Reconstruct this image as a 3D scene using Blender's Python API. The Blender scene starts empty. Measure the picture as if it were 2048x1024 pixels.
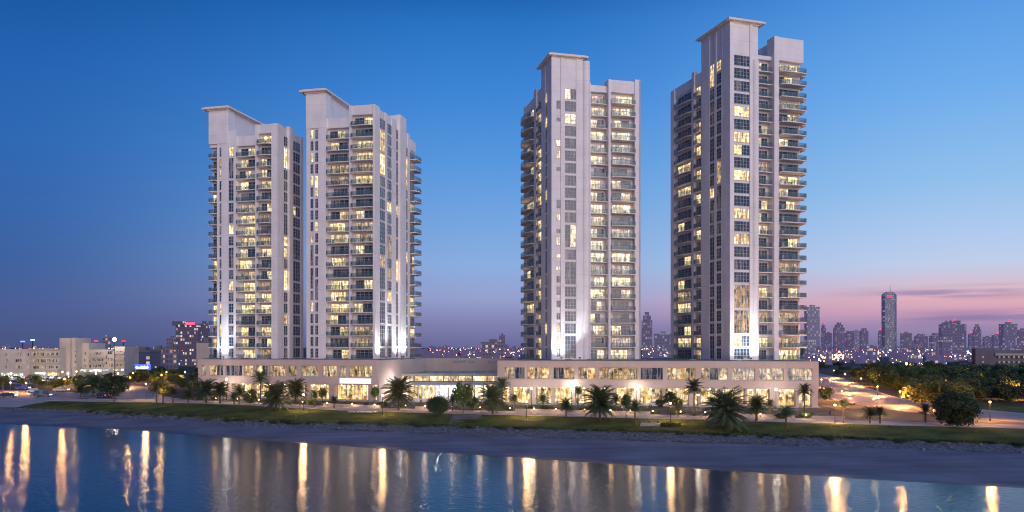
import bpy, math, random
from mathutils import Vector, Matrix, noise
R = math.radians
random.seed(7)
scene = bpy.context.scene
COL = bpy.context.scene.collection
EYE, FPX, HZ = 14.5, 1600.0, 694.0      # eye height (m), focal length in photo pixels, horizon row

def P(px, d, z=0.0):                     # world point at depth d seen in photo column px
    return Vector(((px - 1024.0) / FPX * d, d, z))
def G(px, py, z=0.0):                    # world point on level z seen at photo pixel
    d = (EYE - z) * FPX / (py - HZ)
    return P(px, d, z)
def ZH(py, d):                           # height of photo row py at depth d
    return EYE - (py - HZ) * d / FPX

# ------------------------------------------------------------------ materials
def new_mat(name):
    m = bpy.data.materials.new(name); m.use_nodes = True
    nt = m.node_tree; nt.nodes.clear()
    out = nt.nodes.new('ShaderNodeOutputMaterial')
    return m, nt, out
def nd(nt, typ, **kw):
    n = nt.nodes.new(typ)
    for k, v in kw.items():
        if k.startswith('i_'):
            n.inputs[int(k[2:])].default_value = v
        else: setattr(n, k, v)
    return n
def lk(nt, a, b): nt.links.new(a, b)
def mth(nt, op, a, b=None, c=None, clamp=False):
    n = nt.nodes.new('ShaderNodeMath'); n.operation = op; n.use_clamp = clamp
    for i, v in enumerate((a, b, c)):
        if v is None: continue
        if isinstance(v, (int, float)): n.inputs[i].default_value = v
        else: nt.links.new(v, n.inputs[i])
    return n.outputs[0]
def ramp(nt, fac, stops, interp='LINEAR'):
    n = nt.nodes.new('ShaderNodeValToRGB'); cr = n.color_ramp; cr.interpolation = interp
    cr.elements[1].position = 1.0; cr.elements[0].position = 0.0
    while len(cr.elements) > 1: cr.elements.remove(cr.elements[-1])
    stops = sorted(stops, key=lambda q: q[0]); cr.elements[0].position = stops[0][0]; cr.elements[0].color = (*stops[0][1][:3], 1)
    for p, c in stops[1:]: cr.elements.new(p).color = (c[0], c[1], c[2], 1)
    nt.links.new(fac, n.inputs[0]); return n.outputs[0]
def mixc(nt, f, a, b, mode='MIX'):
    n = nt.nodes.new('ShaderNodeMix'); n.data_type = 'RGBA'; n.blend_type = mode
    for s, v in ((n.inputs[0], f), (n.inputs[6], a), (n.inputs[7], b)):
        if isinstance(v, (int, float)): s.default_value = v
        elif isinstance(v, tuple): s.default_value = (v[0], v[1], v[2], 1)
        else: nt.links.new(v, s)
    return n.outputs[2]
def lin(r, g, b):
    f = lambda c: (c / 255 / 12.92) if c / 255 <= .04045 else ((c / 255 + .055) / 1.055) ** 2.4
    return (f(r), f(g), f(b))

def surf(name, c1, c2, scale=1.0, stretch=(1, 1, 1), rough=.8, bump=0.0, bscale=None, spec=.3, coord='Object', metal=0., detail=4, extra=None, emit=None, estr=0., lo=.35, hi=.65):
    m, nt, out = new_mat(name)
    b = nd(nt, 'ShaderNodeBsdfPrincipled'); lk(nt, b.outputs[0], out.inputs[0])
    tc = nd(nt, 'ShaderNodeTexCoord'); mp = nd(nt, 'ShaderNodeMapping'); mp.inputs[3].default_value = stretch
    lk(nt, tc.outputs[coord], mp.inputs[0])
    no = nd(nt, 'ShaderNodeTexNoise'); no.inputs['Scale'].default_value = scale; no.inputs['Detail'].default_value = detail
    lk(nt, mp.outputs[0], no.inputs['Vector'])
    col = ramp(nt, no.outputs['Fac'], [(lo, c1), (hi, c2)])
    if extra: col = extra(nt, tc, col)
    lk(nt, col, b.inputs['Base Color'])
    b.inputs['Roughness'].default_value = rough; b.inputs['Metallic'].default_value = metal
    b.inputs['Specular IOR Level'].default_value = spec
    if bump:
        n2 = nd(nt, 'ShaderNodeTexNoise'); n2.inputs['Scale'].default_value = bscale or scale * 6; n2.inputs['Detail'].default_value = 5
        lk(nt, tc.outputs[coord], n2.inputs['Vector'])
        bp = nd(nt, 'ShaderNodeBump'); bp.inputs['Strength'].default_value = bump; bp.inputs['Distance'].default_value = .2
        lk(nt, n2.outputs['Fac'], bp.inputs['Height']); lk(nt, bp.outputs[0], b.inputs['Normal'])
    if emit:
        b.inputs['Emission Color'].default_value = (*emit, 1); b.inputs['Emission Strength'].default_value = estr
    return m

def emis(name, col, s):
    m, nt, out = new_mat(name)
    e = nd(nt, 'ShaderNodeEmission'); e.inputs[0].default_value = (*col, 1); e.inputs[1].default_value = s
    lk(nt, e.outputs[0], out.inputs[0]); return m

def lit_mat(name, warm, s, sx=2.2, sz=.45, dark=.25, coolmix=0.0):
    """a lit room behind glass: curtains, furniture and lamps read as uneven bands"""
    m, nt, out = new_mat(name)
    tc = nd(nt, 'ShaderNodeTexCoord'); oi = nd(nt, 'ShaderNodeObjectInfo')
    off = nd(nt, 'ShaderNodeVectorMath', operation='SCALE'); off.inputs[0].default_value = (97., 31., 57.)
    lk(nt, oi.outputs['Random'], off.inputs[3])
    ad = nd(nt, 'ShaderNodeVectorMath', operation='ADD'); lk(nt, tc.outputs['Object'], ad.inputs[0]); lk(nt, off.outputs[0], ad.inputs[1])
    mp = nd(nt, 'ShaderNodeMapping'); mp.inputs[3].default_value = (sx, sx, sz); lk(nt, ad.outputs[0], mp.inputs[0])
    n1 = nd(nt, 'ShaderNodeTexNoise'); n1.inputs['Scale'].default_value = 1.0; n1.inputs['Detail'].default_value = 2.5
    lk(nt, mp.outputs[0], n1.inputs['Vector'])
    vo = nd(nt, 'ShaderNodeTexVoronoi'); vo.distance = 'CHEBYCHEV'; vo.inputs['Scale'].default_value = 1.5
    lk(nt, ad.outputs[0], vo.inputs['Vector'])
    sp = nd(nt, 'ShaderNodeSeparateColor'); lk(nt, vo.outputs['Color'], sp.inputs[0])
    f = ramp(nt, n1.outputs['Fac'], [(.33, (dark,) * 3), (.5, (.75,) * 3), (.66, (1.25,) * 3)])
    g = ramp(nt, sp.outputs[0], [(0, (dark + .1,) * 3), (.35, (.8,) * 3), (1, (1.15,) * 3)])
    val = mixc(nt, 1.0, f, g, 'MULTIPLY')
    rr = mth(nt, 'MULTIPLY_ADD', oi.outputs['Random'], .7, .55)
    c = mixc(nt, 1.0, val, ramp(nt, sp.outputs[1], [(0, (warm[0], warm[1] * .8, warm[2] * .55)), (.55, warm), (1, (1, .88, .64))]), 'MULTIPLY')
    e = nd(nt, 'ShaderNodeEmission'); lk(nt, c, e.inputs[0]); lk(nt, mth(nt, 'MULTIPLY', rr, s), e.inputs[1])
    gl = nd(nt, 'ShaderNodeBsdfGlossy'); gl.inputs[0].default_value = (.05, .06, .08, 1); gl.inputs[1].default_value = .08
    a = nd(nt, 'ShaderNodeAddShader'); lk(nt, e.outputs[0], a.inputs[0]); lk(nt, gl.outputs[0], a.inputs[1])
    lk(nt, a.outputs[0], out.inputs[0]); return m

def dark_glass(name, base=(.025, .05, .085), curtain=(.12, .13, .15), amount=.66, faint=0.0):
    m, nt, out = new_mat(name)
    tc = nd(nt, 'ShaderNodeTexCoord'); oi = nd(nt, 'ShaderNodeObjectInfo')
    off = nd(nt, 'ShaderNodeVectorMath', operation='SCALE'); off.inputs[0].default_value = (51., 77., 19.)
    lk(nt, oi.outputs['Random'], off.inputs[3])
    ad = nd(nt, 'ShaderNodeVectorMath', operation='ADD'); lk(nt, tc.outputs['Object'], ad.inputs[0]); lk(nt, off.outputs[0], ad.inputs[1])
    mp = nd(nt, 'ShaderNodeMapping'); mp.inputs[3].default_value = (1.4, 1.4, .3); lk(nt, ad.outputs[0], mp.inputs[0])
    n1 = nd(nt, 'ShaderNodeTexNoise'); n1.inputs['Scale'].default_value = 1.; n1.inputs['Detail'].default_value = 3
    lk(nt, mp.outputs[0], n1.inputs['Vector'])
    c = ramp(nt, n1.outputs['Fac'], [(amount - .12, base), (amount - .08, curtain), (1, curtain)])
    b = nd(nt, 'ShaderNodeBsdfPrincipled'); lk(nt, c, b.inputs['Base Color']); b.inputs['Roughness'].default_value = .12
    b.inputs['Specular IOR Level'].default_value = .6; b.inputs['IOR'].default_value = 1.45
    if faint:
        lk(nt, ramp(nt, n1.outputs['Fac'], [(.45, (0, 0, 0)), (.7, (.9, .6, .3))]), b.inputs['Emission Color']); b.inputs['Emission Strength'].default_value = faint
    lk(nt, b.outputs[0], out.inputs[0]); return m

def rail_glass():
    m, nt, out = new_mat('railing_glass')
    t = nd(nt, 'ShaderNodeBsdfTransparent'); t.inputs[0].default_value = (.62, .76, .8, 1)
    b = nd(nt, 'ShaderNodeBsdfPrincipled'); b.inputs['Base Color'].default_value = (.12, .18, .21, 1); b.inputs['Roughness'].default_value = .08
    b.inputs['Specular IOR Level'].default_value = .9
    mx = nd(nt, 'ShaderNodeMixShader'); mx.inputs[0].default_value = .4
    lk(nt, t.outputs[0], mx.inputs[1]); lk(nt, b.outputs[0], mx.inputs[2]); lk(nt, mx.outputs[0], out.inputs[0]); return m

def streaks(nt, tc, col):
    mp = nd(nt, 'ShaderNodeMapping'); mp.inputs[3].default_value = (.9, .9, .03); lk(nt, tc.outputs['Object'], mp.inputs[0])
    n = nd(nt, 'ShaderNodeTexNoise'); n.inputs['Scale'].default_value = 1.; n.inputs['Detail'].default_value = 6; lk(nt, mp.outputs[0], n.inputs['Vector'])
    return mixc(nt, 1., col, ramp(nt, n.outputs['Fac'], [(.3, (.93, .93, .935)), (.65, (1, 1, 1))]), 'MULTIPLY')

def joints(nt, tc, col):
    col = streaks(nt, tc, col); sp = nd(nt, 'ShaderNodeSeparateXYZ'); lk(nt, tc.outputs['Object'], sp.inputs[0])
    f = mth(nt, 'FRACT', mth(nt, 'DIVIDE', sp.outputs[2], 3.15)); l = mth(nt, 'LESS_THAN', f, .035)
    return mixc(nt, mth(nt, 'MULTIPLY', l, .22), col, (.3, .27, .28))
M = {}
M['white'] = surf('white_render', (.72, .665, .665), (.80, .745, .74), .25, rough=.75, extra=joints, bump=.05, bscale=3)
M['soffit'] = surf('pale_soffit', (.74, .62, .54), (.80, .69, .60), .3, rough=.8)
M['slab'] = surf('balcony_slab', (.60, .55, .54), (.70, .64, .63), .4, rough=.75)
M['podium'] = surf('podium_stone', (.50, .385, .35), (.58, .455, .415), .15, rough=.8, extra=streaks, bump=.05, bscale=2)
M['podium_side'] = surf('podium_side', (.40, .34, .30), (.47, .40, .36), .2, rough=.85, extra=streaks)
M['roofdeck'] = surf('roof_deck', (.13, .12, .14), (.2, .18, .2), .3, rough=.9)
M['frame'] = surf('window_frame', (.38, .37, .38), (.45, .44, .45), 1, rough=.5)
M['rail'] = surf('rail_metal', (.16, .17, .19), (.2, .21, .23), 1, rough=.4, metal=.4)
M['glassrail'] = rail_glass()
M['lit'] = lit_mat('lit_room', (1., .72, .33), 2.3)
M['litdim'] = lit_mat('dim_room', (1., .68, .36), .9, dark=.15)
M['litshop'] = lit_mat('lit_shop', (1., .66, .26), 1.9, sx=1.3, sz=.4, dark=.18)
M['litlobby'] = lit_mat('lit_lobby', (1., .80, .5), 2.5, sx=1.0, sz=.5, dark=.35)
M['litupper'] = lit_mat('lit_upper_room', (1., .70, .32), 1.15, sx=1.1, sz=.3, dark=.12)
M['dark'] = dark_glass('dark_glass')
M['dark2'] = dark_glass('dark_glass_curtained', (.03, .05, .08), (.16, .16, .18), .58, faint=.10)
M['asphalt'] = surf('asphalt', (.06, .055, .055), (.09, .08, .08), .15, rough=.75, bump=.1, bscale=6, coord='Object')
M['paving'] = surf('promenade_paving', (.36, .28, .26), (.46, .37, .345), .3, rough=.8, bump=.08, bscale=4)
M['stone'] = surf('pale_stone', (.3, .28, .28), (.42, .39, .38), .8, rough=.85, bump=.2, bscale=5)
M['metal'] = surf('dark_metal', (.03, .03, .035), (.05, .05, .055), 2, rough=.4, metal=.6)
M['trunk'] = surf('palm_bark', (.09, .06, .045), (.17, .12, .085), 3, stretch=(1, 1, 4), rough=.95, bump=.5, bscale=8)
M['bark'] = surf('tree_bark', (.06, .045, .035), (.12, .09, .07), 3, rough=.95, bump=.4)
def leaf(name, a, b, trans=.25):
    m, nt, out = new_mat(name)
    tc = nd(nt, 'ShaderNodeTexCoord'); oi = nd(nt, 'ShaderNodeObjectInfo')
    no = nd(nt, 'ShaderNodeTexNoise'); no.inputs['Scale'].default_value = .9; no.inputs['Detail'].default_value = 4; lk(nt, tc.outputs['Object'], no.inputs['Vector'])
    c = ramp(nt, no.outputs['Fac'], [(.35, a), (.65, b)])
    v = mth(nt, 'MULTIPLY_ADD', oi.outputs['Random'], .7, .65)
    hs = nd(nt, 'ShaderNodeHueSaturation'); lk(nt, c, hs.inputs['Color']); lk(nt, v, hs.inputs['Value'])
    lk(nt, mth(nt, 'MULTIPLY_ADD', oi.outputs['Random'], .05, .475), hs.inputs['Hue'])
    d = nd(nt, 'ShaderNodeBsdfPrincipled'); lk(nt, hs.outputs[0], d.inputs['Base Color']); d.inputs['Roughness'].default_value = .6; d.inputs['Specular IOR Level'].default_value = .25
    t = nd(nt, 'ShaderNodeBsdfTranslucent'); lk(nt, hs.outputs[0], t.inputs[0])
    mx = nd(nt, 'ShaderNodeMixShader'); mx.inputs[0].default_value = trans; lk(nt, d.outputs[0], mx.inputs[1]); lk(nt, t.outputs[0], mx.inputs[2])
    lk(nt, mx.outputs[0], out.inputs[0]); return m
M['frond'] = leaf('palm_frond', (.065, .095, .05), (.16, .19, .10))
M['leafdark'] = leaf('dark_leaf', (.04, .065, .03), (.11, .145, .06))
M['leafgreen'] = leaf('green_leaf', (.07, .10, .025), (.18, .21, .055))

# ------------------------------------------------------------------ mesh builder
class MB:
    def __init__(s): s.v = []; s.f = []
    def box(s, x0, x1, y0, y1, z0, z1):
        if x0 > x1: x0, x1 = x1, x0
        if y0 > y1: y0, y1 = y1, y0
        n = len(s.v)
        s.v += [(x0, y0, z0), (x1, y0, z0), (x1, y1, z0), (x0, y1, z0), (x0, y0, z1), (x1, y0, z1), (x1, y1, z1), (x0, y1, z1)]
        s.f += [tuple(n + i for i in q) for q in ((0, 3, 2, 1), (4, 5, 6, 7), (0, 1, 5, 4), (1, 2, 6, 5), (2, 3, 7, 6), (3, 0, 4, 7))]
        return s
    def prism(s, pts, z0, z1):
        a = sum(pts[i][0] * pts[(i + 1) % len(pts)][1] - pts[(i + 1) % len(pts)][0] * pts[i][1] for i in range(len(pts)))
        if a < 0: pts = pts[::-1]
        n = len(s.v); k = len(pts)
        s.v += [(p[0], p[1], z0) for p in pts] + [(p[0], p[1], z1) for p in pts]
        s.f += [tuple(n + i for i in range(k - 1, -1, -1)), tuple(n + k + i for i in range(k))]
        s.f += [(n + i, n + (i + 1) % k, n + k + (i + 1) % k, n + k + i) for i in range(k)]
        return s
    def quad(s, a, b, c, d):
        n = len(s.v); s.v += [tuple(a), tuple(b), tuple(c), tuple(d)]; s.f.append((n, n + 1, n + 2, n + 3)); return s
    def tube(s, pts, rad, k=6):
        n = len(s.v); pts = [Vector(p) for p in pts]
        for i, p in enumerate(pts):
            t = (pts[min(i + 1, len(pts) - 1)] - pts[max(i - 1, 0)]).normalized()
            u = t.cross(Vector((0, 0, 1)) if abs(t.z) < .9 else Vector((1, 0, 0))).normalized(); w = t.cross(u)
            r = rad[i] if isinstance(rad, (list, tuple)) else rad
            for j in range(k):
                a = 2 * math.pi * j / k; s.v.append(tuple(p + (u * math.cos(a) + w * math.sin(a)) * r))
        for i in range(len(pts) - 1):
            for j in range(k):
                s.f.append((n + i * k + j, n + i * k + (j + 1) % k, n + (i + 1) * k + (j + 1) % k, n + (i + 1) * k + j))
        s.f.append(tuple(n + j for j in range(k - 1, -1, -1))); m = n + (len(pts) - 1) * k; s.f.append(tuple(m + j for j in range(k)))
        return s
    def ball(s, c, r, k=10, sz=1.):
        n = len(s.v); rows = k // 2 + 1
        for i in range(1, rows):
            a = math.pi * i / rows
            for j in range(k):
                b = 2 * math.pi * j / k; s.v.append((c[0] + r * math.sin(a) * math.cos(b), c[1] + r * math.sin(a) * math.sin(b), c[2] + r * sz * math.cos(a)))
        for i in range(rows - 2):
            for j in range(k): s.f.append((n + i * k + j, n + (i + 1) * k + j, n + (i + 1) * k + (j + 1) % k, n + i * k + (j + 1) % k))
        t = len(s.v); s.v += [(c[0], c[1], c[2] + r * sz), (c[0], c[1], c[2] - r * sz)]
        for j in range(k):
            s.f.append((t, n + j, n + (j + 1) % k)); m = n + (rows - 2) * k; s.f.append((t + 1, m + (j + 1) % k, m + j))
        return s
    def mesh(s, name, mat, smooth=False):
        me = bpy.data.meshes.new(name); me.from_pydata(s.v, [], s.f); me.materials.append(mat)
        if smooth: me.polygons.foreach_set('use_smooth', [True] * len(me.polygons))
        me.update(); return me
    def build(s, name, mat, parent=None, loc=(0, 0, 0), rz=0, smooth=False):
        return inst(name, s.mesh(name, mat, smooth), parent, loc, rz)
def inst(name, me, parent=None, loc=(0, 0, 0), rz=0, sc=None):
    o = bpy.data.objects.new(name, me); COL.objects.link(o); o.parent = parent; o.location = loc; o.rotation_euler = (0, 0, rz)
    if sc: o.scale = sc if isinstance(sc, tuple) else (sc, sc, sc)
    return o
def tag(o, label=None, cat=None, group=None, kind=None):
    if label: o['label'] = label
    if cat: o['category'] = cat
    if group: o['group'] = group
    if kind: o['kind'] = kind
    return o
def thing(name, label, cat, loc=(0, 0, 0), rz=0, group=None):
    o = bpy.data.objects.new(name, None); COL.objects.link(o); o.location = loc; o.rotation_euler = (0, 0, rz); o.empty_display_size = .5
    return tag(o, label, cat, group)
def copy_tree(o, parent=None):
    c = o.copy(); COL.objects.link(c); c.parent = parent
    for ch in list(o.children): copy_tree(ch, c)
    return c
def light(name, typ, loc, energy, col, parent=None, **kw):
    l = bpy.data.lights.new(name, typ); l.energy = energy; l.color = col
    for k, v in kw.items(): setattr(l, k, v)
    o = bpy.data.objects.new(name, l); COL.objects.link(o); o.location = loc; o.parent = parent; return o

# ------------------------------------------------------------------ facade elements
_cache = {}
def cached(key, fn):
    if key not in _cache: _cache[key] = fn()
    return _cache[key]
def frame_mesh(w, h, nv, nh, mat='frame', t=.09, dep=.12):
    def mk():
        b = MB(); b.box(-w/2, w/2, -dep, 0, 0, t); b.box(-w/2, w/2, -dep, 0, h - t, h)
        b.box(-w/2, -w/2 + t, -dep, 0, t, h - t); b.box(w/2 - t, w/2, -dep, 0, t, h - t)
        for i in range(1, nv + 1):
            x = -w/2 + w * i / (nv + 1); b.box(x - t*.4, x + t*.4, -dep + .02, 0, t, h - t)
        for i in range(1, nh + 1):
            z = h * i / (nh + 1) if nh > 1 else h * .7
            xs = [-w/2 + t] + [v for i in range(1, nv + 1) for v in (-w/2 + w*i/(nv+1) - t*.4, -w/2 + w*i/(nv+1) + t*.4)] + [w/2 - t]
            for j in range(0, len(xs), 2): b.box(xs[j], xs[j+1], -dep + .03, 0, z - t*.35, z + t*.35)
        return b.mesh('window_frame', M[mat])
    return cached(('fr', w, h, nv, nh, mat, t), mk)
def pane_mesh(w, h, mat):
    return cached(('pn', w, h, mat), lambda: MB().quad((-w/2, 0, 0), (w/2, 0, 0), (w/2, 0, h), (-w/2, 0, h)).mesh('pane', M[mat]))
def window(name, parent, loc, rz, w, h, nv, nh, mats, panename='pane', mat='frame', t=.09):
    """frame with its panes (mats: one material name per leaf, left to right)"""
    w = round(w, 2); h = round(h, 2)
    f = inst(name, frame_mesh(w, h, nv, nh, mat, t), parent, loc, rz)
    k = len(mats); pw = round((w - .04) / k, 3)
    for i, mt in enumerate(mats):
        inst(panename, pane_mesh(pw, round(h - .04, 3), mt), f, (-w/2 + .02 + pw * (i + .5), -.03, .02))
    return f
def balcony(parent, loc, rz, w, depth, bow, rec, key='b'):
    """slab reaching back rec behind the facade plane and depth (+bow) in front; railing and glass on it"""
    w = round(w, 2); n = 10 if bow > .05 else 1
    def arc(off=0.0):
        return [(-w/2 + w*i/n, -(depth - off) - bow * (1 - (2*i/n - 1) ** 2)) for i in range(n + 1)]
    s = cached(('slab', w, depth, bow, rec), lambda: MB().prism([(w/2, rec), (-w/2, rec)] + arc(), -.22, 0).mesh('balcony', M['slab']))
    o = inst('balcony', s, parent, loc, rz)
    def rail():
        b = MB(); a = arc(.08)
        pth = [(a[0][0] + .06, 0.0)] + [(min(max(x, -w/2 + .06), w/2 - .06), y) for x, y in a] + [(a[-1][0] - .06, 0.0)]
        if depth < .3: pth = pth[1:-1]
        b.tube([(x, y, 1.08) for x, y in pth], .035, 4); b.tube([(x, y, .12) for x, y in pth], .02, 4)
        L = 0
        for p, q in zip(pth, pth[1:]):
            l = math.hypot(q[0]-p[0], q[1]-p[1]); k = max(1, round(l / 1.1))
            for i in range(k):
                x = p[0] + (q[0]-p[0])*i/k; y = p[1] + (q[1]-p[1])*i/k; b.box(x-.025, x+.025, y-.025, y+.025, 0, 1.05)
        return b.mesh('railing', M['rail'])
    def glass():
        b = MB(); a = arc(.09)
        pth = [(a[0][0] + .07, 0.0)] + [(min(max(x, -w/2 + .07), w/2 - .07), y) for x, y in a] + [(a[-1][0] - .07, 0.0)]
        if depth < .3: pth = pth[1:-1]
        for p, q in zip(pth, pth[1:]): b.quad((*p, .14), (*q, .14), (*q, 1.03), (*p, 1.03))
        return b.mesh('glass_panel', M['glassrail'])
    inst('railing', cached(('rl', w, depth, bow), rail), o)
    inst('glass_panel', cached(('gl', w, depth, bow), glass), o)
    return o
def furniture(b, w, rec, rnd):
    """a table and two chairs or plants on a balcony"""
    x = rnd.uniform(-w*.3, w*.3)
    if rnd.random() < .5:
        b.box(x-.3, x+.3, .1, .7, .68, .72); b.box(x-.03, x+.03, .37, .43, 0, .68)
        for q in (-.75, .75):
            b.box(x+q-.22, x+q+.22, .15, .6, .42, .47); b.box(x+q+.18*(1 if q > 0 else -1)-.03, x+q+.18*(1 if q > 0 else -1)+.03, .15, .6, .47, .9)
            for lx in (-.2, .2):
                for ly in (.18, .57): b.box(x+q+lx-.02, x+q+lx+.02, ly-.02, ly+.02, 0, .42)
    else:
        b.tube([(x, .3, 0), (x, .3, .4)], [.16, .24], 6)
        for k in range(9):
            a = rnd.uniform(0, 6.28); b.tube([(x, .3, .4), (x+.2*math.cos(a), .3+.2*math.sin(a), .8), (x+.45*math.cos(a), .3+.45*math.sin(a), .95)], [.04, .05, .01], 3)

def pick_mats(rnd, k, p_lit, dual=True):
    r = rnd.random()
    if k == 1: return ['lit' if r < p_lit*.8 else 'litdim' if r < p_lit else 'dark2' if r < p_lit + .25 else 'dark']
    if r < p_lit*.42: return ['lit'] * k
    if r < p_lit*.62: return ['litdim'] * k
    if r < p_lit: a = ['lit', 'dark'] if rnd.random() < .5 else ['dark', 'lit']; return a if k == 2 else a + ['dark2']
    if r < p_lit + .18: return ['dark2'] + ['dark'] * (k-1)
    return ['dark'] * k

def tower(label, px, d, s, rot, cfg, group='four white residential towers on the podiums'):
    """s=-1: the front runs left of the near corner and the flank faces right; s=1 mirrored"""
    rnd = random.Random(cfg['seed']); base = P(px, d, DECK)
    root = thing('apartment_tower', label, 'tower', base, R(rot))
    h = cfg['h']; W = cfg['W']; D = cfg['D']; w = MB(); REC = 1.5; SET = .35
    X = lambda a: s * a
    def box(a0, a1, b0, b1, z0, z1): w.box(X(a0), X(a1), b0, b1, z0, z1)
    # core, set back from both faces
    zc = cfg['core_z']
    BK = 3.0
    box(SET, W - .4, 2.95, D - .3, -.1, zc - .4)
    # front pieces
    for seg in cfg['front']:
        t, a0, a1 = seg[:3]; o = seg[3] if len(seg) > 3 else {}
        zt = o.get('z', zc); pl = o.get('plane', 0.0); n = o.get('n', int(zt / h)); aw = a1 - a0
        if t == 'wall': box(max(a0, .012), a1, pl, o.get('back', 3.0), -.2, zt)
        elif t == 'round':
            w.tube([(X((a0+a1)/2), pl + .3, -.1), (X((a0+a1)/2), pl + .3, zt)], aw/2, 20)
        elif t == 'win':
            g = o.get('gap', .55); i = 0
            box(a0, a1, pl + .22, 2.99, -.15, o.get('ztop', zt) - .02)
            while i < n:
                span = 2 if rnd.random() < o.get('merge', .15) and i + 1 < n else 1
                z0 = i * h + o.get('sill', .3); hh = span * h - g
                if o.get('small'): hh = rnd.choice([1.0, 1.7, 2.2]); span = 1; z0 = i*h + .7
                if not (o.get('small') and rnd.random() < .12):
                    mats = pick_mats(rnd, o.get('leaf', 2), o.get('lit', .3)); nv = o.get('nv', 2)
                    window('window', root, (X((a0+a1)/2), pl + .22, z0), 0, aw - .06, hh, nv, o.get('nh', 2) * span, mats)
                i += span
            for i in range(n + 1):
                if not o.get('small'): pass
        elif t == 'balc':
            zfull = n * h
            box(a0 - .05, a1 + .05, pl + .25, 2.97, zfull - .12, zt)            # header over the top balcony
            bx = X((a0 + a1) / 2); back = pl + REC
            box(a0 - .04, a1 + .04, back + .02, 2.98, -.12, zfull - .1)
            for i in range(n):
                z = i * h
                if i > 0 or True:
                    balcony(root, (bx, pl, z + .04), 0, aw + .02 if o.get('in') else aw + .0, o.get('dep', .7) if i else .3, o.get('bow', 0) if i else 0, REC - .04)
                dw = min(aw * rnd.uniform(.62, .9), aw - .5); dx = rnd.uniform(-1, 1) * (aw - dw - .3) / 2
                if rnd.random() < .6: dw = aw * .8; dx = 0
                k = 2 if aw > 3 else 1
                window('balcony_door', root, (bx + dx, back - .0, z + .05), 0, round(dw, 1), 2.45, 3 if k == 2 else 1, 1, pick_mats(rnd, k, o.get('lit', .5)))
    if cfg.get('furn', True):
        fb = MB()
        for seg in cfg['front']:
            if seg[0] != 'balc': continue
            o = seg[3] if len(seg) > 3 else {}
            for i in range(1, o.get('n')):
                if rnd.random() < .6:
                    t = MB(); furniture(t, seg[2]-seg[1]-1, REC, rnd); n0 = len(fb.v)
                    cx = X((seg[1]+seg[2])/2); fb.v += [(x+cx, y + o.get('plane', 0), z+i*h+.06) for x, y, z in t.v]; fb.f += [tuple(n0+q for q in f) for f in t.f]
        if fb.v: tag(fb.build('balcony_furniture', M['metal'], root), kind='stuff')
    # flank pieces: plane x = 0, outwards = -s side of the near corner
    out = -s
    for seg in cfg['side']:
        t, b0, b1 = seg[:3]; o = seg[3] if len(seg) > 3 else {}
        zt = o.get('z', zc); pr = o.get('proud', 0.0); n = o.get('n', int(zt / h)); bw = b1 - b0; rz = out * math.pi / 2
        if t == 'wall': w.box(out * pr, -out * (SET + .3), max(b0, .012), b1, -.2, zt)
        elif t == 'win':
            i = 0; g = o.get('gap', .5)
            w.box(-out * .2, -out * (SET + .3), b0, b1, -.15, zt - .02)
            while i < n:
                span = 2 if rnd.random() < o.get('merge', .2) and i + 1 < n else 1
                hh = span * h - g
                window('window', root, (-out * .2, (b0 + b1) / 2, i * h + .3), rz, bw - .06, hh, o.get('nv', 1), o.get('nh', 2) * span, pick_mats(rnd, o.get('leaf', 1), o.get('lit', .12)))
                i += span
        elif t == 'balc':
            rec = o.get('rec', .34); zf = n * h
            w.box(-out * .06, -out * (SET + .4), b0 - .04, b1 + .04, zf - .12, zt)
            for i in range(n):
                z = i * h
                balcony(root, (0, (b0 + b1) / 2, z + .04), rz, bw, o.get('dep', 1.2), o.get('bow', .3), rec)
                k = 2 if bw > 4 else 1
                window('balcony_door', root, (-out * (SET - .02), (b0 + b1) / 2, z + .06), rz, round(min(bw * .78, 7), 1), 2.45, 3 if k == 2 else 1, 1, pick_mats(rnd, k, o.get('lit', .3)))
    # string courses: thin shadow line per floor on plain walls
    for (a0, a1, b0, b1, z0, z1) in cfg.get('boxes', []): box(a0, a1, b0, b1, z0, z1)
    for z in cfg.get('parapet', []): pass
    wall = w.build('wall', M['white'], root)
    a0, a1, b0, b1, z0, z1 = cfg['shaft']
    sh = MB().box(X(a0), X(a1), b0, b1, z0, z1); sh.build('lift_shaft', M['white'], root)
    rf = MB(); ov = 1.35
    A0, A1 = a0 - ov, a1 + ov
    rf.box(X(A0), X(A1), b0 - ov, b1 + ov, z1 + .05, z1 + .45); rf.box(X(A0 + .5), X(A1 - .5), b0 - ov + .5, b1 + ov - .5, z1 + .45, z1 + .75)
    rf.box(X(A0 + 1), X(A1 - 1), b0 - ov + 1, b1 + ov - 1, z1 - .25, z1 + .05)
    rf.build('roof', M['soffit'], root)
    MB().box(X(-.6), X(W + .6), -.75 - cfg.get('plinth', 0), D + .5, -.5, -.02).build('plinth', M['slab'], root)
    return root
DECK = 11.25

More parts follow.
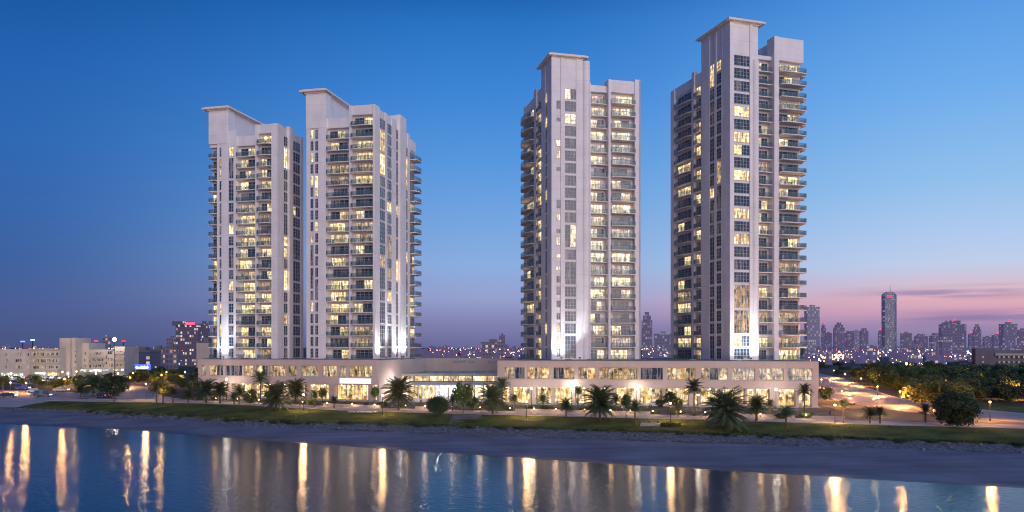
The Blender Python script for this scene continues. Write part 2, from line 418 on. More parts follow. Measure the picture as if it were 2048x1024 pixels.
# tower at the left
tower('shortest white apartment tower, far left of the four, with balconies stacked down its left edge', 555, 222, -1, -13, dict(
    seed=11, h=3.15, W=21.2, D=15, core_z=62.5, core_b0=1.5,
    front=[('wall', 0, 1.9, {'z': 65.4}), ('balc', 1.9, 6.1, {'z': 65.4, 'n': 20, 'bow': .35, 'dep': .7, 'lit': .78}), ('wall', 6.1, 6.9, {'z': 65.4}),
           ('balc', 6.9, 12.7, {'z': 62.5, 'n': 19, 'bow': 0, 'dep': .4, 'lit': .78}), ('wall', 12.7, 13.5, {'z': 64, 'plane': -.2}),
           ('win', 13.5, 15.1, {'z': 64, 'plane': -.2, 'n': 19, 'nv': 1, 'leaf': 1, 'lit': .5, 'ztop': 64}), ('wall', 15.1, 17.3, {'z': 70, 'plane': -.2}),
           ('win', 17.3, 18.0, {'z': 70, 'plane': -.2, 'n': 19, 'nv': 0, 'leaf': 1, 'lit': .3, 'ztop': 70}), ('wall', 18.0, 18.7, {'z': 70, 'plane': -.2}),
           ('balc', 18.75, 21.2, {'z': 60.6, 'n': 19, 'bow': .1, 'dep': .6, 'lit': .4})],
    side=[('wall', 0, 3.6, {'z': 65.38}), ('win', 3.6, 5.8, {'z': 65.2, 'n': 20, 'nv': 1, 'merge': .1, 'lit': .22}), ('wall', 5.8, 7.9, {'proud': .5, 'z': 66}),
          ('win', 7.9, 13.2, {'z': 64.9, 'n': 20, 'nv': 3, 'nh': 2, 'leaf': 2, 'merge': .1, 'lit': .08}), ('wall', 13.2, 15, {'z': 65})],
    boxes=[(.4, 7, 3, 14.5, 60, 64.6)],
    shaft=(15.4, 21.3, -.3, 18, 60.6, 70.2)))
# second tower
tower('white apartment tower second from the left with a wide brightly lit right flank', 750, 215, -1, -13, dict(
    seed=22, h=3.15, W=20, D=32, core_z=65.6,
    front=[('wall', 0, .5, {'z': 68.6}), ('balc', .5, 6.8, {'z': 68.6, 'n': 21, 'bow': .3, 'dep': .7, 'lit': .7}), ('wall', 6.8, 7.55, {'z': 68.6}),
           ('balc', 7.55, 14.2, {'z': 65.6, 'n': 20, 'bow': .25, 'dep': .3, 'lit': .7}), ('wall', 14.2, 16.5, {'z': 72.5, 'plane': -.2}),
           ('win', 16.5, 17.5, {'z': 72, 'plane': -.2, 'n': 20, 'nv': 1, 'leaf': 1, 'lit': .15, 'ztop': 72}), ('wall', 17.5, 17.9, {'z': 72.5, 'plane': -.2}),
           ('win', 17.9, 18.9, {'z': 72, 'plane': -.2, 'n': 20, 'nv': 1, 'leaf': 1, 'lit': .25, 'ztop': 72}), ('wall', 18.9, 20, {'z': 72.5, 'plane': -.2})],
    side=[('wall', 0, 3.5, {'z': 68.58}), ('win', 3.5, 7.4, {'z': 68.2, 'n': 21, 'nv': 2, 'merge': .35, 'lit': .12}), ('wall', 7.4, 8.9, {'z': 68.4}),
          ('win', 8.9, 12.3, {'z': 68.2, 'n': 21, 'nv': 2, 'merge': .25, 'lit': .12}), ('wall', 12.3, 15.6, {'z': 68.3}),
          ('win', 15.6, 17.3, {'z': 68.2, 'n': 21, 'nv': 0, 'merge': .5, 'lit': .15}), ('wall', 17.3, 22.2, {'proud': .6, 'z': 70.6}),
          ('win', 22.2, 25.2, {'z': 66.9, 'n': 20, 'nv': 1, 'merge': .2, 'lit': .12}), ('wall', 25.2, 27, {'z': 67.3}),
          ('balc', 27, 32, {'z': 66, 'n': 20, 'dep': 1.9, 'bow': .3, 'lit': .4})],
    boxes=[(.4, 5, 17.4, 22.0, 60, 70.5), (.4, 7, 3, 31, 60, 66.4)],
    shaft=(14.8, 20.1, -.3, 25, 63, 72.8)))
# third tower
tower('white apartment tower third from the left whose shaft has one column of small windows', 1103, 206, 1, 14, dict(
    seed=33, h=3.2, W=24.6, D=28, core_z=73,
    front=[('wall', 0, 1.3, {'z': 78}), ('win', 1.3, 2.5, {'z': 78, 'n': 22, 'small': 1, 'nv': 1, 'nh': 1, 'leaf': 1, 'lit': .5, 'ztop': 78}), ('wall', 2.5, 3.6, {'z': 78}),
           ('win', 3.6, 6.7, {'z': 78, 'n': 22, 'nv': 3, 'nh': 2, 'leaf': 2, 'lit': .25, 'merge': .12, 'ztop': 78}), ('wall', 6.7, 8.5, {'z': 78}), ('round', 8.3, 10.6, {'z': 77.6, 'plane': .3}), ('wall', 8.5, 10.7, {'z': 76, 'plane': .6}),
           ('balc', 11.0, 15.6, {'z': 72, 'n': 22, 'bow': 0, 'dep': .1, 'plane': .9, 'lit': .88}), ('wall', 15.6, 16.3, {'z': 73.5, 'back': 3}),
           ('balc', 16.3, 23.0, {'z': 73.5, 'n': 22, 'bow': .25, 'dep': .7, 'lit': .85}), ('wall', 23.0, 24.6, {'z': 74})],
    side=[('wall', 0, 1.4, {'z': 78}), ('win', 1.4, 3.3, {'z': 78, 'n': 22, 'nv': 1, 'lit': .1}), ('wall', 3.3, 4.0, {'z': 78}), ('win', 4.0, 6.0, {'z': 78, 'n': 22, 'nv': 1, 'lit': .12}), ('wall', 6.0, 9.6, {'z': 78}),
          ('balc', 9.8, 13.6, {'z': 73, 'n': 22, 'dep': .4, 'bow': .15, 'lit': .45}), ('wall', 13.6, 16, {'z': 74, 'proud': .3}),
          ('balc', 16, 26.5, {'z': 72.6, 'n': 22, 'dep': 1.1, 'bow': 1.2, 'lit': .5}), ('wall', 26.5, 28, {'z': 73})],
    boxes=[(10.6, 11.0, .9, 3, -.1, 72.5), (24.2, 24.6, 0, 12, -.1, 73.9)],
    shaft=(.4, 8.4, .4, 9.5, 70, 78.2)))
# fourth tower
tower('tallest white apartment tower, far right of the four, with balconies wrapping its right corner', 1460, 196, 1, 18, dict(
    seed=44, h=3.14, W=21.8, D=28.7, core_z=75.3,
    front=[('wall', 0, 1.15, {'z': 83}), ('win', 1.15, 5.7, {'z': 83, 'n': 24, 'nv': 4, 'nh': 2, 'leaf': 2, 'lit': .27, 'merge': .05, 'ztop': 83}), ('wall', 5.7, 6.5, {'z': 83}), ('round', 6.4, 8.4, {'z': 74.4, 'plane': .25}), ('wall', 6.5, 8.3, {'z': 82.9, 'plane': .6}),
           ('balc', 8.5, 12.8, {'z': 76.2, 'n': 24, 'bow': 0, 'dep': .15, 'plane': .9, 'lit': .62}), ('wall', 12.8, 14.2, {'z': 81, 'back': 3}),
           ('balc', 14.2, 21.6, {'z': 81, 'n': 24, 'bow': .2, 'dep': 1.1, 'lit': .6})],
    side=[('wall', 0, 1.9, {'z': 83}), ('win', 1.9, 3.3, {'z': 83, 'n': 24, 'nv': 0, 'lit': .2, 'merge': .1}), ('wall', 3.3, 3.95, {'z': 83}), ('win', 3.95, 6.2, {'z': 83, 'n': 24, 'nv': 1, 'lit': .15}), ('wall', 6.2, 7.1, {'z': 83}),
          ('win', 7.1, 9.3, {'z': 83, 'n': 24, 'nv': 1, 'lit': .15, 'merge': .25}), ('wall', 9.3, 13.2, {'z': 83}),
          ('balc', 13.4, 16.3, {'z': 75, 'n': 23, 'dep': .5, 'bow': .1, 'lit': .5}), ('wall', 16.3, 17.5, {'z': 76, 'proud': .3}),
          ('balc', 17.5, 26.8, {'z': 74.4, 'n': 23, 'dep': .4, 'bow': .7, 'lit': .42}), ('wall', 26.8, 28.7, {'z': 74.4, 'proud': .3})],
    boxes=[(8.3, 8.5, .9, 3, -.1, 76), (14.3, 21.8, 2.2, 9.5, 74, 80.8), (21.0, 21.4, 1.4, 12, -.1, 80.7)],
    shaft=(.4, 8.3, .4, 13.1, 74, 83.2)))
# balconies on the hidden right flank of the fourth tower, seen on edge from the front
def corner_balconies(root):
    for i in range(1, 24):
        b = balcony(root, (21.7, 5.2, i * 3.14 + .3), math.pi/2, 7.5, 1.2 + .5 * (i % 2), .3, .3); b.name = 'corner_balcony'
t4 = [o for o in COL.objects if o.name.startswith('apartment_tower')][-1]
corner_balconies(t4)

# ------------------------------------------------------------------ podiums
def podium(label, A, B, D, wins, shops, sign=None, seed=1):
    """A, B: world ends of the front (left, right); wins/shops: lists of photo columns mapped onto the front"""
    rnd = random.Random(seed); A = Vector(A); B = Vector(B); L = (B - A).length; ang = math.atan2(B.y - A.y, B.x - A.x)
    root = thing('podium_building', label, 'building', (A.x, A.y, 0), ang)
    def U(px):                                   # distance along the front for a photo column
        t = (px - 1024) / FPX; dx, dy = math.cos(ang), math.sin(ang)
        return (t * A.y - A.x) / (dx - t * dy)
    w = MB(); Z0, Z1, Z2, Z3 = 4.4, 6.45, 9.45, 10.95
    w.box(0, L, 0, D, Z2, Z3); w.box(0, L, 0, .8, Z0, Z1); w.box(0, .5, .81, D, 0, Z2 - .01); w.box(L - .5, L, .81, D, 0, Z2 - .01)
    w.box(.5, L - .5, .81, D - 1, Z0 + .1, Z1 - .3)
    w.box(.05, L - .05, .12, .5, Z3, Z3 + .12)
    spans = [(U(a), U(b)) for a, b in wins]; prev = 0
    for a, b in spans + [(L, L)]:
        if a > prev: w.box(prev, a, .01, .8, Z1, Z2)
        prev = b
    w.build('wall', M['podium'], root)
    MB().box(.8, L - .8, .9, D - .6, Z3 + .01, DECK).build('roof', M['roofdeck'], root)
    # low pipes and vents on the roof edge
    rv = MB()
    for k in range(int(L / 3)):
        x = rnd.uniform(2, L - 2); rv.box(x, x + rnd.uniform(.3, 1.8), .9, 1.3, DECK - .02, DECK + rnd.uniform(.08, .3))
    tag(rv.build('roof_vents', M['rail'], root), kind='stuff')
    for a, b in spans:
        ww = b - a; k = max(1, round(ww / 2.2)); mats = []
        for i in range(k): mats.append(rnd.choice(['litupper', 'litupper', 'litdim', 'litdim', 'dark2']))
        window('window', root, ((a + b)/2, .6, Z1 + .02), 0, ww - .04, Z2 - Z1 - .04, max(1, 2 * k - 1), 0, mats, t=.1)
        r = MB(); r.tube([(a + .05, .15, Z1 + 1.0), (b - .05, .15, Z1 + 1.0)], .03, 4)
        n = int(ww / .5)
        for i in range(n + 1): x = a + .06 + (ww - .12) * i / n; r.box(x - .012, x + .012, .14, .17, Z1, Z1 + 1.0)
        r.build('railing', M['rail'], root)
    # ground floor: columns and recessed shop fronts
    prev = 0
    cs = []
    for a, b in shops:
        a = U(a); b = U(b); cs.append((a, b))
    for a, b in cs:
        ww = b - a; k = max(1, round(ww / 2.6)); mats = [rnd.choice(['litshop', 'litshop', 'litshop', 'litupper']) for _ in range(k)]
        window('shop_window', root, ((a + b)/2, 2.2, .25), 0, ww, Z0 - .3, 2 * k - 1, 1, mats, t=.12)
    prev = .5
    for a, b in cs + [(L - .5, L - .5)]:
        if a - prev > .1: MB().box(prev + .01, a - .01, .35, 2.3, 0, Z0 - .01).build('column', M['podium'], root)
        prev = b
    MB().box(-.5, L + .5, -.8, 2.6, .01, .22).build('step', M['stone'], root)
    MB().box(.6, L - .6, .81, 2.4, Z0 - .12, Z0 + .08).build('ceiling', M['soffit'], root)
    if sign:
        a, b = U(sign[0]), U(sign[1]); MB().box(a, b, -.25, -.01, 4.75, 6.1).build('sign_board', emis('sign_white', (.93, .93, 1), 1.3), root)
        MB().box(a - .12, b + .12, -.2, -.012, 4.63, 4.74).build('sign_frame', M['frame'], root)
    # down lights under the band
    dl = MB()
    for a, b in cs:
        n = max(1, int((b - a) / 3))
        for i in range(n): dl.ball((a + (b - a) * (i + .5) / n, 1.3, Z0 - .2), .12, 6)
    tag(dl.build('downlight', emis('downlight', (1, .86, .6), 25), root), kind='stuff')
    return root
PA, PB = Vector((-88.4, 225.2, 0)), Vector((-35.5, 212, 0))
QA, QB = Vector((-3.7, 203, 0)), Vector((72.9, 190.2, 0))
podium('long two storey podium under the two left towers with a blank white lit sign', PA, PB, 36,
       [(402, 411), (418, 446), (450, 484), (488, 506), (512, 535), (538, 570), (575, 593), (602, 636), (644, 673), (678, 692), (698, 744)],
       [(403, 430), (438, 455), (462, 500), (504, 545), (549, 580), (584, 608), (613, 656), (668, 735), (744, 752)], sign=(680, 742), seed=3)
podium('long two storey podium under the two right towers with eleven wide upper openings', QA, QB, 44,
       [(1008, 1049), (1054, 1098), (1106, 1149), (1156, 1191), (1197, 1275), (1281, 1326), (1334, 1391), (1402, 1455), (1463, 1510), (1517, 1567), (1575, 1625)],
       [(1003, 1018), (1023, 1058), (1072, 1102), (1107, 1143), (1150, 1185), (1192, 1225), (1232, 1268), (1280, 1325), (1331, 1378), (1386, 1396), (1402, 1440), (1446, 1490), (1495, 1540), (1558, 1592), (1598, 1625)], seed=5)

# low wing and glazed entrance hall between the podiums
def entrance():
    root = thing('entrance_hall', 'glass fronted entrance hall with thin flat canopies between the two podiums', 'building', (-16, 228, 0))
    w = MB()
    c, s_ = math.cos(R(13)), math.sin(R(13))
    # flank wall of the left podium continues to the rear link
    w.box(-26, 26, 22, 24, 0, 11.0); w.box(-13.6, 13, 5.6, 6.1, 0, 4.4)
    w.build('wall', M['podium_side'], root)
    u = MB()
    for x0, x1 in ((-2.6, 1.5), (2.3, 4.2), (8.5, 11.5)): u.box(x0, x1, 21.85, 22.2, 9.6, 10.3)
    u.build('vent_grille', M['rail'], root)
    r = MB(); r.box(-20.5, 13.4, 0, 21.9, 6.35, 6.75); r.box(-19.9, 13.0, .6, 21.5, 6.75, 6.95)
    for i in range(9): r.box(-19 + i * 4, -18.7 + i * 4, .7, 21, 6.95, 7.15)
    r.build('roof', surf('glass_roof', (.22, .24, .23), (.34, .34, .32), .4, rough=.35), root)
    w2 = window
    n = 8; x0 = -20; step = 33 / n
    for i in range(n):
        mt = ['litshop', 'litupper'] if i % 3 else ['litlobby', 'litshop']
        window('clerestory_window', root, (x0 + step * (i + .5), .35, 4.7), 0, step - .12, 1.62, 5, 0, mt)
    cp = MB(); cp.prism([(-9.8, -16), (9.0, -16), (11.5, -.3), (-14, -.3)], 4.28, 4.5)
    cp.build('canopy', M['soffit'], root)
    for x in (-9, -3.2, 2.6, 8.4): MB().tube([(x, -14.8, 0), (x, -14.8, 4.27)], .16, 10).build('column', M['white'], root)
    n = 9; x0 = -20; step = 33 / n
    for i in range(n):
        mt = 'entrance_glow' if i in (4, 5) else ('litlobby' if i % 2 else 'litshop')
        window('entrance_window' , root, (x0 + step * (i + .5), -6.0, .15), 0, step - .15, 4.1, 3, 1, [mt])
    dl = MB()
    for i in range(8):
        for y in (-14, -10, -7): dl.ball((-8 + i * 2.4, y, 4.2), .14, 6)
    tag(dl.build('downlight', emis('canopy_light', (1, .88, .7), 22), root), kind='stuff')
    light('canopy_lamp', 'POINT', (-4, -11, 3.6), 1300, (1, .86, .66), root, shadow_soft_size=.4); light('canopy_lamp', 'POINT', (-15, -9, 4.2), 1600, (1, .9, .75), root, shadow_soft_size=.4); light('canopy_lamp', 'POINT', (6, -12, 3.6), 1200, (1, .82, .6), root, shadow_soft_size=.4)
    MB().box(-20, 13, -5.98, -.3, 4.1, 4.26).build('ceiling', M['soffit'], root)
    MB().box(-20, 13, -18, -6.1, .02, .14).build('forecourt', M['stone'], root)
M['entrance_glow'] = lit_mat('entrance_glow', (.72, .88, 1.), 3.0, sx=1.0, sz=.6, dark=.5)
entrance()
# ------------------------------------------------------------------ terrain
def curve(pts):
    pts = sorted(pts)
    def f(x):
        if x <= pts[0][0]: a, b = pts[0], pts[1]
        elif x >= pts[-1][0]: a, b = pts[-2], pts[-1]
        else:
            for a, b in zip(pts, pts[1:]):
                if a[0] <= x <= b[0]: break
        return a[1] + (b[1] - a[1]) * (x - a[0]) / (b[0] - a[0])
    def g(x): return sum(f(x + o) for o in (-6, -3, 0, 3, 6)) / 5
    return g
Yw = curve([(-400, 262), (-150, 190), (-113, 176.6), (-79, 163.9), (-46.6, 145.5), (0, 123), (34.4, 107.5), (61.5, 96), (140, 62), (400, -40)])
Yr = curve([(-400, 285), (-150, 208), (-128, 200.5), (-110.7, 197), (-52, 162.5), (0, 144), (42.5, 132), (78, 121.5), (140, 100), (400, 5)])
Yg = curve([(-400, 286), (-150, 209.5), (-129, 203), (-112, 199.8), (-53, 166.5), (0, 152), (44, 138.6), (80.5, 126), (140, 104), (400, 12)])
Yu = curve([(-400, 300), (-150, 226), (-130, 216), (-80, 205), (-36.7, 181), (0, 169), (37, 159), (62.8, 149.5), (90.5, 141.5), (140, 125), (400, 40)])
ZWATER = -2.5
def zterr(x, y):
    w, r, g, u = Yw(x), Yr(x), Yg(x), Yu(x)
    if y <= w: return ZWATER - .12 * (w - y)
    if y <= r: t = (y - w) / (r - w); return ZWATER + (ZWATER * -1 - 1.55) * t ** 1.15
    if y <= g: return -1.55 + .65 * (y - r) / max(g - r, .1)
    if y <= u: t = (y - g) / (u - g); return -.9 + .9 * (t * t * (3 - 2 * t))
    return 0.0
def strip(name, f0, f1, z, mat, rows, kind='structure', amp=0., nscale=.4, xr=(-320, 330), step=2.0, off=0.):
    v = []; f = []; nx = int((xr[1] - xr[0]) / step) + 1
    for i in range(nx):
        x = xr[0] + i * step
        for j in range(rows + 1):
            y = f0(x) + (f1(x) - f0(x)) * j / rows
            zz = (z(x, y) if callable(z) else z) + off
            if amp: zz += amp * noise.noise(Vector((x * nscale, y * nscale, 3.3))) + amp * .5 * noise.noise(Vector((x * nscale * 3, y * nscale * 3, 9)))
            v.append((x, y, zz))
    for i in range(nx - 1):
        for j in range(rows):
            a = i * (rows + 1) + j; f.append((a, a + rows + 1, a + rows + 2, a + 1))
    me = bpy.data.meshes.new(name); me.from_pydata(v, [], f); me.materials.append(mat)
    me.polygons.foreach_set('use_smooth', [True] * len(me.polygons))
    return tag(inst(name, me), kind=kind)
def sandx(nt, tc, col):
    mp = nd(nt, 'ShaderNodeMapping'); mp.inputs[3].default_value = (.05, .4, .4); mp.inputs[2].default_value = (0, 0, R(22)); lk(nt, tc.outputs['Object'], mp.inputs[0])
    n = nd(nt, 'ShaderNodeTexNoise'); n.inputs['Scale'].default_value = 1; n.inputs['Detail'].default_value = 6; lk(nt, mp.outputs[0], n.inputs['Vector'])
    return mixc(nt, 1., col, ramp(nt, n.outputs['Fac'], [(.3, (.78, .78, .8)), (.7, (1.1, 1.1, 1.1))]), 'MULTIPLY')
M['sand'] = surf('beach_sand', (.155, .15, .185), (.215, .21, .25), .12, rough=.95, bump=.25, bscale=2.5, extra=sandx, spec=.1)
M['wet'] = surf('wet_sand', (.05, .05, .065), (.08, .078, .095), .3, rough=.45, bump=.1, bscale=2)
M['rock'] = surf('shore_rock', (.085, .08, .085), (.20, .185, .20), 1.6, rough=.95, bump=.8, bscale=2, lo=.4, hi=.62)
M['grass'] = surf('lawn_grass', (.05, .065, .016), (.12, .13, .035), .18, rough=.95, bump=.3, bscale=5, spec=.1)
M['ground'] = surf('ground_soil', (.035, .035, .03), (.075, .065, .055), .03, rough=.95)
M['planting'] = surf('planted_ground', (.05, .055, .035), (.16, .12, .09), .25, rough=.95, bump=.3)
def water():
    m, nt, out = new_mat('still_water')
    tc = nd(nt, 'ShaderNodeTexCoord')
    b = nd(nt, 'ShaderNodeBsdfPrincipled'); b.inputs['Base Color'].default_value = (.001, .045, .075, 1); b.inputs['Roughness'].default_value = .06
    b.inputs['IOR'].default_value = 1.33; b.inputs['Specular IOR Level'].default_value = .22
    mp = nd(nt, 'ShaderNodeMapping'); mp.inputs[3].default_value = (.85, 1.5, 1); lk(nt, tc.outputs['Object'], mp.inputs[0])
    n1 = nd(nt, 'ShaderNodeTexNoise'); n1.inputs['Scale'].default_value = 1.6; n1.inputs['Detail'].default_value = 3; lk(nt, mp.outputs[0], n1.inputs['Vector'])
    bp = nd(nt, 'ShaderNodeBump'); bp.inputs['Strength'].default_value = .8; bp.inputs['Distance'].default_value = .05
    lk(nt, n1.outputs['Fac'], bp.inputs['Height']); lk(nt, bp.outputs[0], b.inputs['Normal']); lk(nt, b.outputs[0], out.inputs[0]); return m
M['water'] = water()
tag(MB().quad((-700, -260, ZWATER), (700, -260, ZWATER), (700, 320, ZWATER), (-700, 320, ZWATER)).build('water', M['water']), kind='structure')
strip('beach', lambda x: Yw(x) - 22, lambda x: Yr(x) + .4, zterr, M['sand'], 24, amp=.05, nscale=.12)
strip('wet_sand', lambda x: Yw(x) - 3, lambda x: Yw(x) + 2.2 + 1.0 * noise.noise(Vector((x * .08, 0, 0))), zterr, M['wet'], 4, amp=.05, nscale=.12, off=.012)
strip('rocky_bank', lambda x: Yr(x) - .6, lambda x: Yg(x) + .8, zterr, M['rock'], 8, amp=.14, nscale=.7, step=.8, off=.05)
strip('lawn_ground', lambda x: Yg(x) + .2 + 1.2 * noise.noise(Vector((x * .15, 5, 0))), lambda x: Yu(x) + .6, zterr, M['grass'], 16, amp=.12, nscale=.15, off=.03, xr=(-126, 330))
strip('road_verge', Yg, lambda x: Yu(x) + .6, zterr, M['paving'], 6, off=.0, xr=(-320, -124))
strip('promenade', lambda x: Yu(x) + .3, lambda x: Yu(x) + 9.5 if x > -120 else Yu(x) + 9.5 + min(14, (-120 - x) * .4), .012, M['paving'], 1, xr=(-320, 330))
k = MB()
def kerb(fy, x0, x1, z1=.14, step=2.):
    x = x0
    while x < x1: k.prism([(x, fy(x)), (x + step, fy(x + step)), (x + step, fy(x + step) + .3), (x, fy(x) + .3)], -.02, z1); x += step
kerb(lambda x: Yu(x) + .3, -126, 200); kerb(lambda x: Yu(x) + 9.5, -118, 80)
tag(k.build('kerb', M['stone']), kind='structure')
# the ground sheet out to the horizon
v = []; f = []; xs = [-9000, -3000, -1000, -500] + [i * 4.0 for i in range(-80, 82)] + [500, 1000, 3000, 9000]
for x in xs:
    xc = min(max(x, -320), 330); v += [(x, Yu(xc) + .4, -.012), (x, 330, -.012), (x, 900, -.012), (x, 3000, -.012), (x, 14000, -.012)]
for i in range(len(xs) - 1):
    for j in range(4): a = i * 5 + j; f.append((a, a + 5, a + 6, a + 1))
me = bpy.data.meshes.new('ground'); me.from_pydata(v, [], f); me.materials.append(M['ground']); tag(inst('ground', me), kind='structure')
strip('planted_zone', lambda x: Yu(x) + 9.8, lambda x: Yu(x) + 60, 0.0, M['planting'], 2, xr=(-95, 78))

def ribbon(name, pts, w, z, mat, n=10):
    """flat strip following smooth centre line pts = [(x, y, halfwidth)]"""
    P_ = []
    for i in range(len(pts) - 1):
        p0 = pts[max(i-1, 0)]; p1 = pts[i]; p2 = pts[i+1]; p3 = pts[min(i+2, len(pts)-1)]
        for t in range(n):
            t /= n; P_.append(tuple(.5 * (2*b + (c-a)*t + (2*a-5*b+4*c-d)*t*t + (3*b-a-3*c+d)*t**3) for a, b, c, d in zip(p0, p1, p2, p3)))
    P_.append(pts[-1]); L = []; Rr = []
    for i, p in enumerate(P_):
        q = P_[min(i+1, len(P_)-1)]; r = P_[max(i-1, 0)]; dx, dy = q[0]-r[0], q[1]-r[1]; l = math.hypot(dx, dy)
        L.append((p[0]-dy/l*p[2]*w, p[1]+dx/l*p[2]*w)); Rr.append((p[0]+dy/l*p[2]*w, p[1]-dx/l*p[2]*w))
    b = MB()
    for i in range(len(P_) - 1): b.quad((*Rr[i], z), (*Rr[i+1], z), (*L[i+1], z), (*L[i], z))
    return b.build(name, mat), L, Rr
M['road'] = surf('road_surface', (.2, .165, .15), (.28, .235, .215), .12, rough=.6, bump=.08, bscale=4)
M['line'] = surf('road_paint', (.5, .48, .45), (.7, .68, .64), 2, rough=.7)
right_pts = [(112, 150, 11), (99, 182, 11), (99, 222, 9.5), (119, 288, 8), (152, 398, 7), (175, 520, 6), (178, 700, 6)]
o, L, Rr = ribbon('road', right_pts, 1, .02, M['road']); tag(o, kind='structure')
kb = MB()
for side in (L, Rr):
    for a, b in zip(side[16:], side[17:]):
        dx, dy = b[0]-a[0], b[1]-a[1]; l = math.hypot(dx, dy); nx, ny = -dy/l*.35, dx/l*.35
        kb.prism([a, b, (b[0]+nx, b[1]+ny), (a[0]+nx, a[1]+ny)], -.02, .15)
tag(kb.build('kerb', M['stone']), kind='structure')
ln, _, _ = ribbon('road_markings', [(p[0], p[1], .12) for p in right_pts[2:]], 1, .026, M['line']); tag(ln, kind='structure')
left_pts = [(-92, 213, 7), (-108, 232, 7), (-126, 262, 7), (-146, 296, 6), (-190, 318, 6), (-330, 330, 6), (-600, 350, 6)]
o, L2, R2 = ribbon('road', left_pts, 1, .02, M['road']); tag(o, kind='structure')
o, _, _ = ribbon('road', [(-118, 232, 8), (-150, 252, 8), (-200, 268, 8), (-400, 300, 8)], 1, .017, M['road']); tag(o, kind='structure')
o, L3, R3 = ribbon('grass_median', [(-150, 284, 1), (-172, 296, 8), (-200, 300, 9), (-240, 304, 9), (-420, 318, 9)], .8, .03, M['grass']); tag(o, kind='structure')
o, _, _ = ribbon('grass_verge', [(126, 150, 4), (121, 182, 7), (121, 215, 8), (138, 280, 6), (170, 395, 5)], 1, .008, M['grass']); tag(o, kind='structure')
o, _, _ = ribbon('road', [(160, 640, 9), (195, 800, 9), (260, 1100, 10), (500, 1500, 12), (620, 1900, 14)], 1, .03, M['road']); tag(o, kind='structure')

# loose rocks along the bank (nobody could count them)
rk = MB(); rr = random.Random(5)
for i in range(4200):
    x = rr.uniform(-118, 130); t = rr.random() ** .8; y = Yr(x) - 1.2 + (Yg(x) - Yr(x) + 1.8) * t
    r = rr.uniform(.08, .3) * (1.6 if rr.random() < .06 else .8); z = zterr(x, y); n0 = len(rk.v)
    pts = [Vector((rr.uniform(.6, 1.2) * math.cos(a), rr.uniform(.5, 1.1) * math.sin(a), 0)) * r for a in [k * 1.0472 for k in range(6)]]
    rk.v += [(x + p.x, y + p.y, z - .08) for p in pts] + [(x + p.x * .6, y + p.y * .6, z + r * rr.uniform(.35, .8)) for p in pts]
    rk.f += [tuple(n0 + 6 + k for k in range(6))] + [(n0 + k, n0 + (k+1) % 6, n0 + 6 + (k+1) % 6, n0 + 6 + k) for k in range(6)]
tag(rk.build('rocks', M['rock']), 'loose grey rocks strewn along the bank above the sand', 'rocks', kind='stuff')
# grass tufts over the lawn and weeds in the bank
gb = MB()
for i in range(26000):
    x = rr.uniform(-122, 110); edge = rr.random() < .35
    y = (Yg(x) + rr.uniform(-.6, 1.6)) if edge else Yg(x) + (Yu(x) - Yg(x)) * rr.random()
    z = zterr(x, y) + .02; h = rr.uniform(.06, .16) * (2.4 if edge else 1); a = rr.uniform(0, 3.14); w = h * .55; dx, dy = math.cos(a) * w, math.sin(a) * w
    lx, ly = rr.uniform(-.12, .12), rr.uniform(-.12, .12); n0 = len(gb.v)
    gb.v += [(x-dx, y-dy, z), (x+dx, y+dy, z), (x+lx, y+ly, z+h)]; gb.f.append((n0, n0+1, n0+2))
tag(gb.build('grass', M['grass']), 'short mown grass with rough weedy edge covering the bank', 'grass', kind='stuff')

# ------------------------------------------------------------------ vegetation
def palm_meshes(seed, R_, H, nf=46, up=1.0):
    """crown of R_ m radius, tip of the trunk at z = 0"""
    r = random.Random(seed); b = MB()
    for i in range(nf):
        az = i * 2.39996 + r.uniform(-.2, .2); e = 1.42 - 1.62 * (i / nf) ** .95 * up + r.uniform(-.12, .12)
        Lf = R_ * (1.15 if e > .3 else 1.05) * r.uniform(.88, 1.08); nseg = 11; p = Vector((0, 0, .05 - .35 * i / nf)); el = e; pts = [p.copy()]
        for k in range(nseg):
            p = p + Vector((math.cos(az) * math.cos(el), math.sin(az) * math.cos(el), math.sin(el))) * (Lf / nseg); pts.append(p.copy()); el -= (.062 + .011 * k) if e > 0 else (.025 + .006 * k)
        side = Vector((-math.sin(az), math.cos(az), 0))
        for k in range(1, nseg + 1):
            a = pts[k - 1]; c = pts[k]; t = (c - a); ft = t.normalized(); upv = side.cross(ft) * -1
            tt = k / nseg; wl = Lf * .26 * math.sin(math.pi * min(1, .12 + .86 * tt)) ** .6 * (1 - .25 * tt) + .05
            for sgn in (-1, 1):
                for q in (0, .5):
                    o = a + t * q; dirv = (side * sgn * .85 + ft * .75 + Vector((0, 0, -.18 - .2 * r.random()))).normalized()
                    wd = t * .36; tip = o + dirv * wl * r.uniform(.85, 1.1)
                    n0 = len(b.v); b.v += [tuple(o), tuple(o + wd), tuple(tip + wd * .15), tuple(tip)]; b.f.append((n0, n0+1, n0+2, n0+3))
        b.tube([pts[0], pts[3], pts[6], pts[-1]], [.05, .035, .02, .006], 3)
    return b.mesh('crown', M['frond'])
PALMS = {}
def palm_crown(kind, v):
    key = (kind, v)
    if key not in PALMS:
        PALMS[key] = {'big': lambda: palm_meshes(10 + v, 1., 1, 88, 1.1), 'tall': lambda: palm_meshes(30 + v, 1., 1, 54, 1.0), 'small': lambda: palm_meshes(50 + v, 1., 1, 48, .95)}[kind]()
    return PALMS[key]
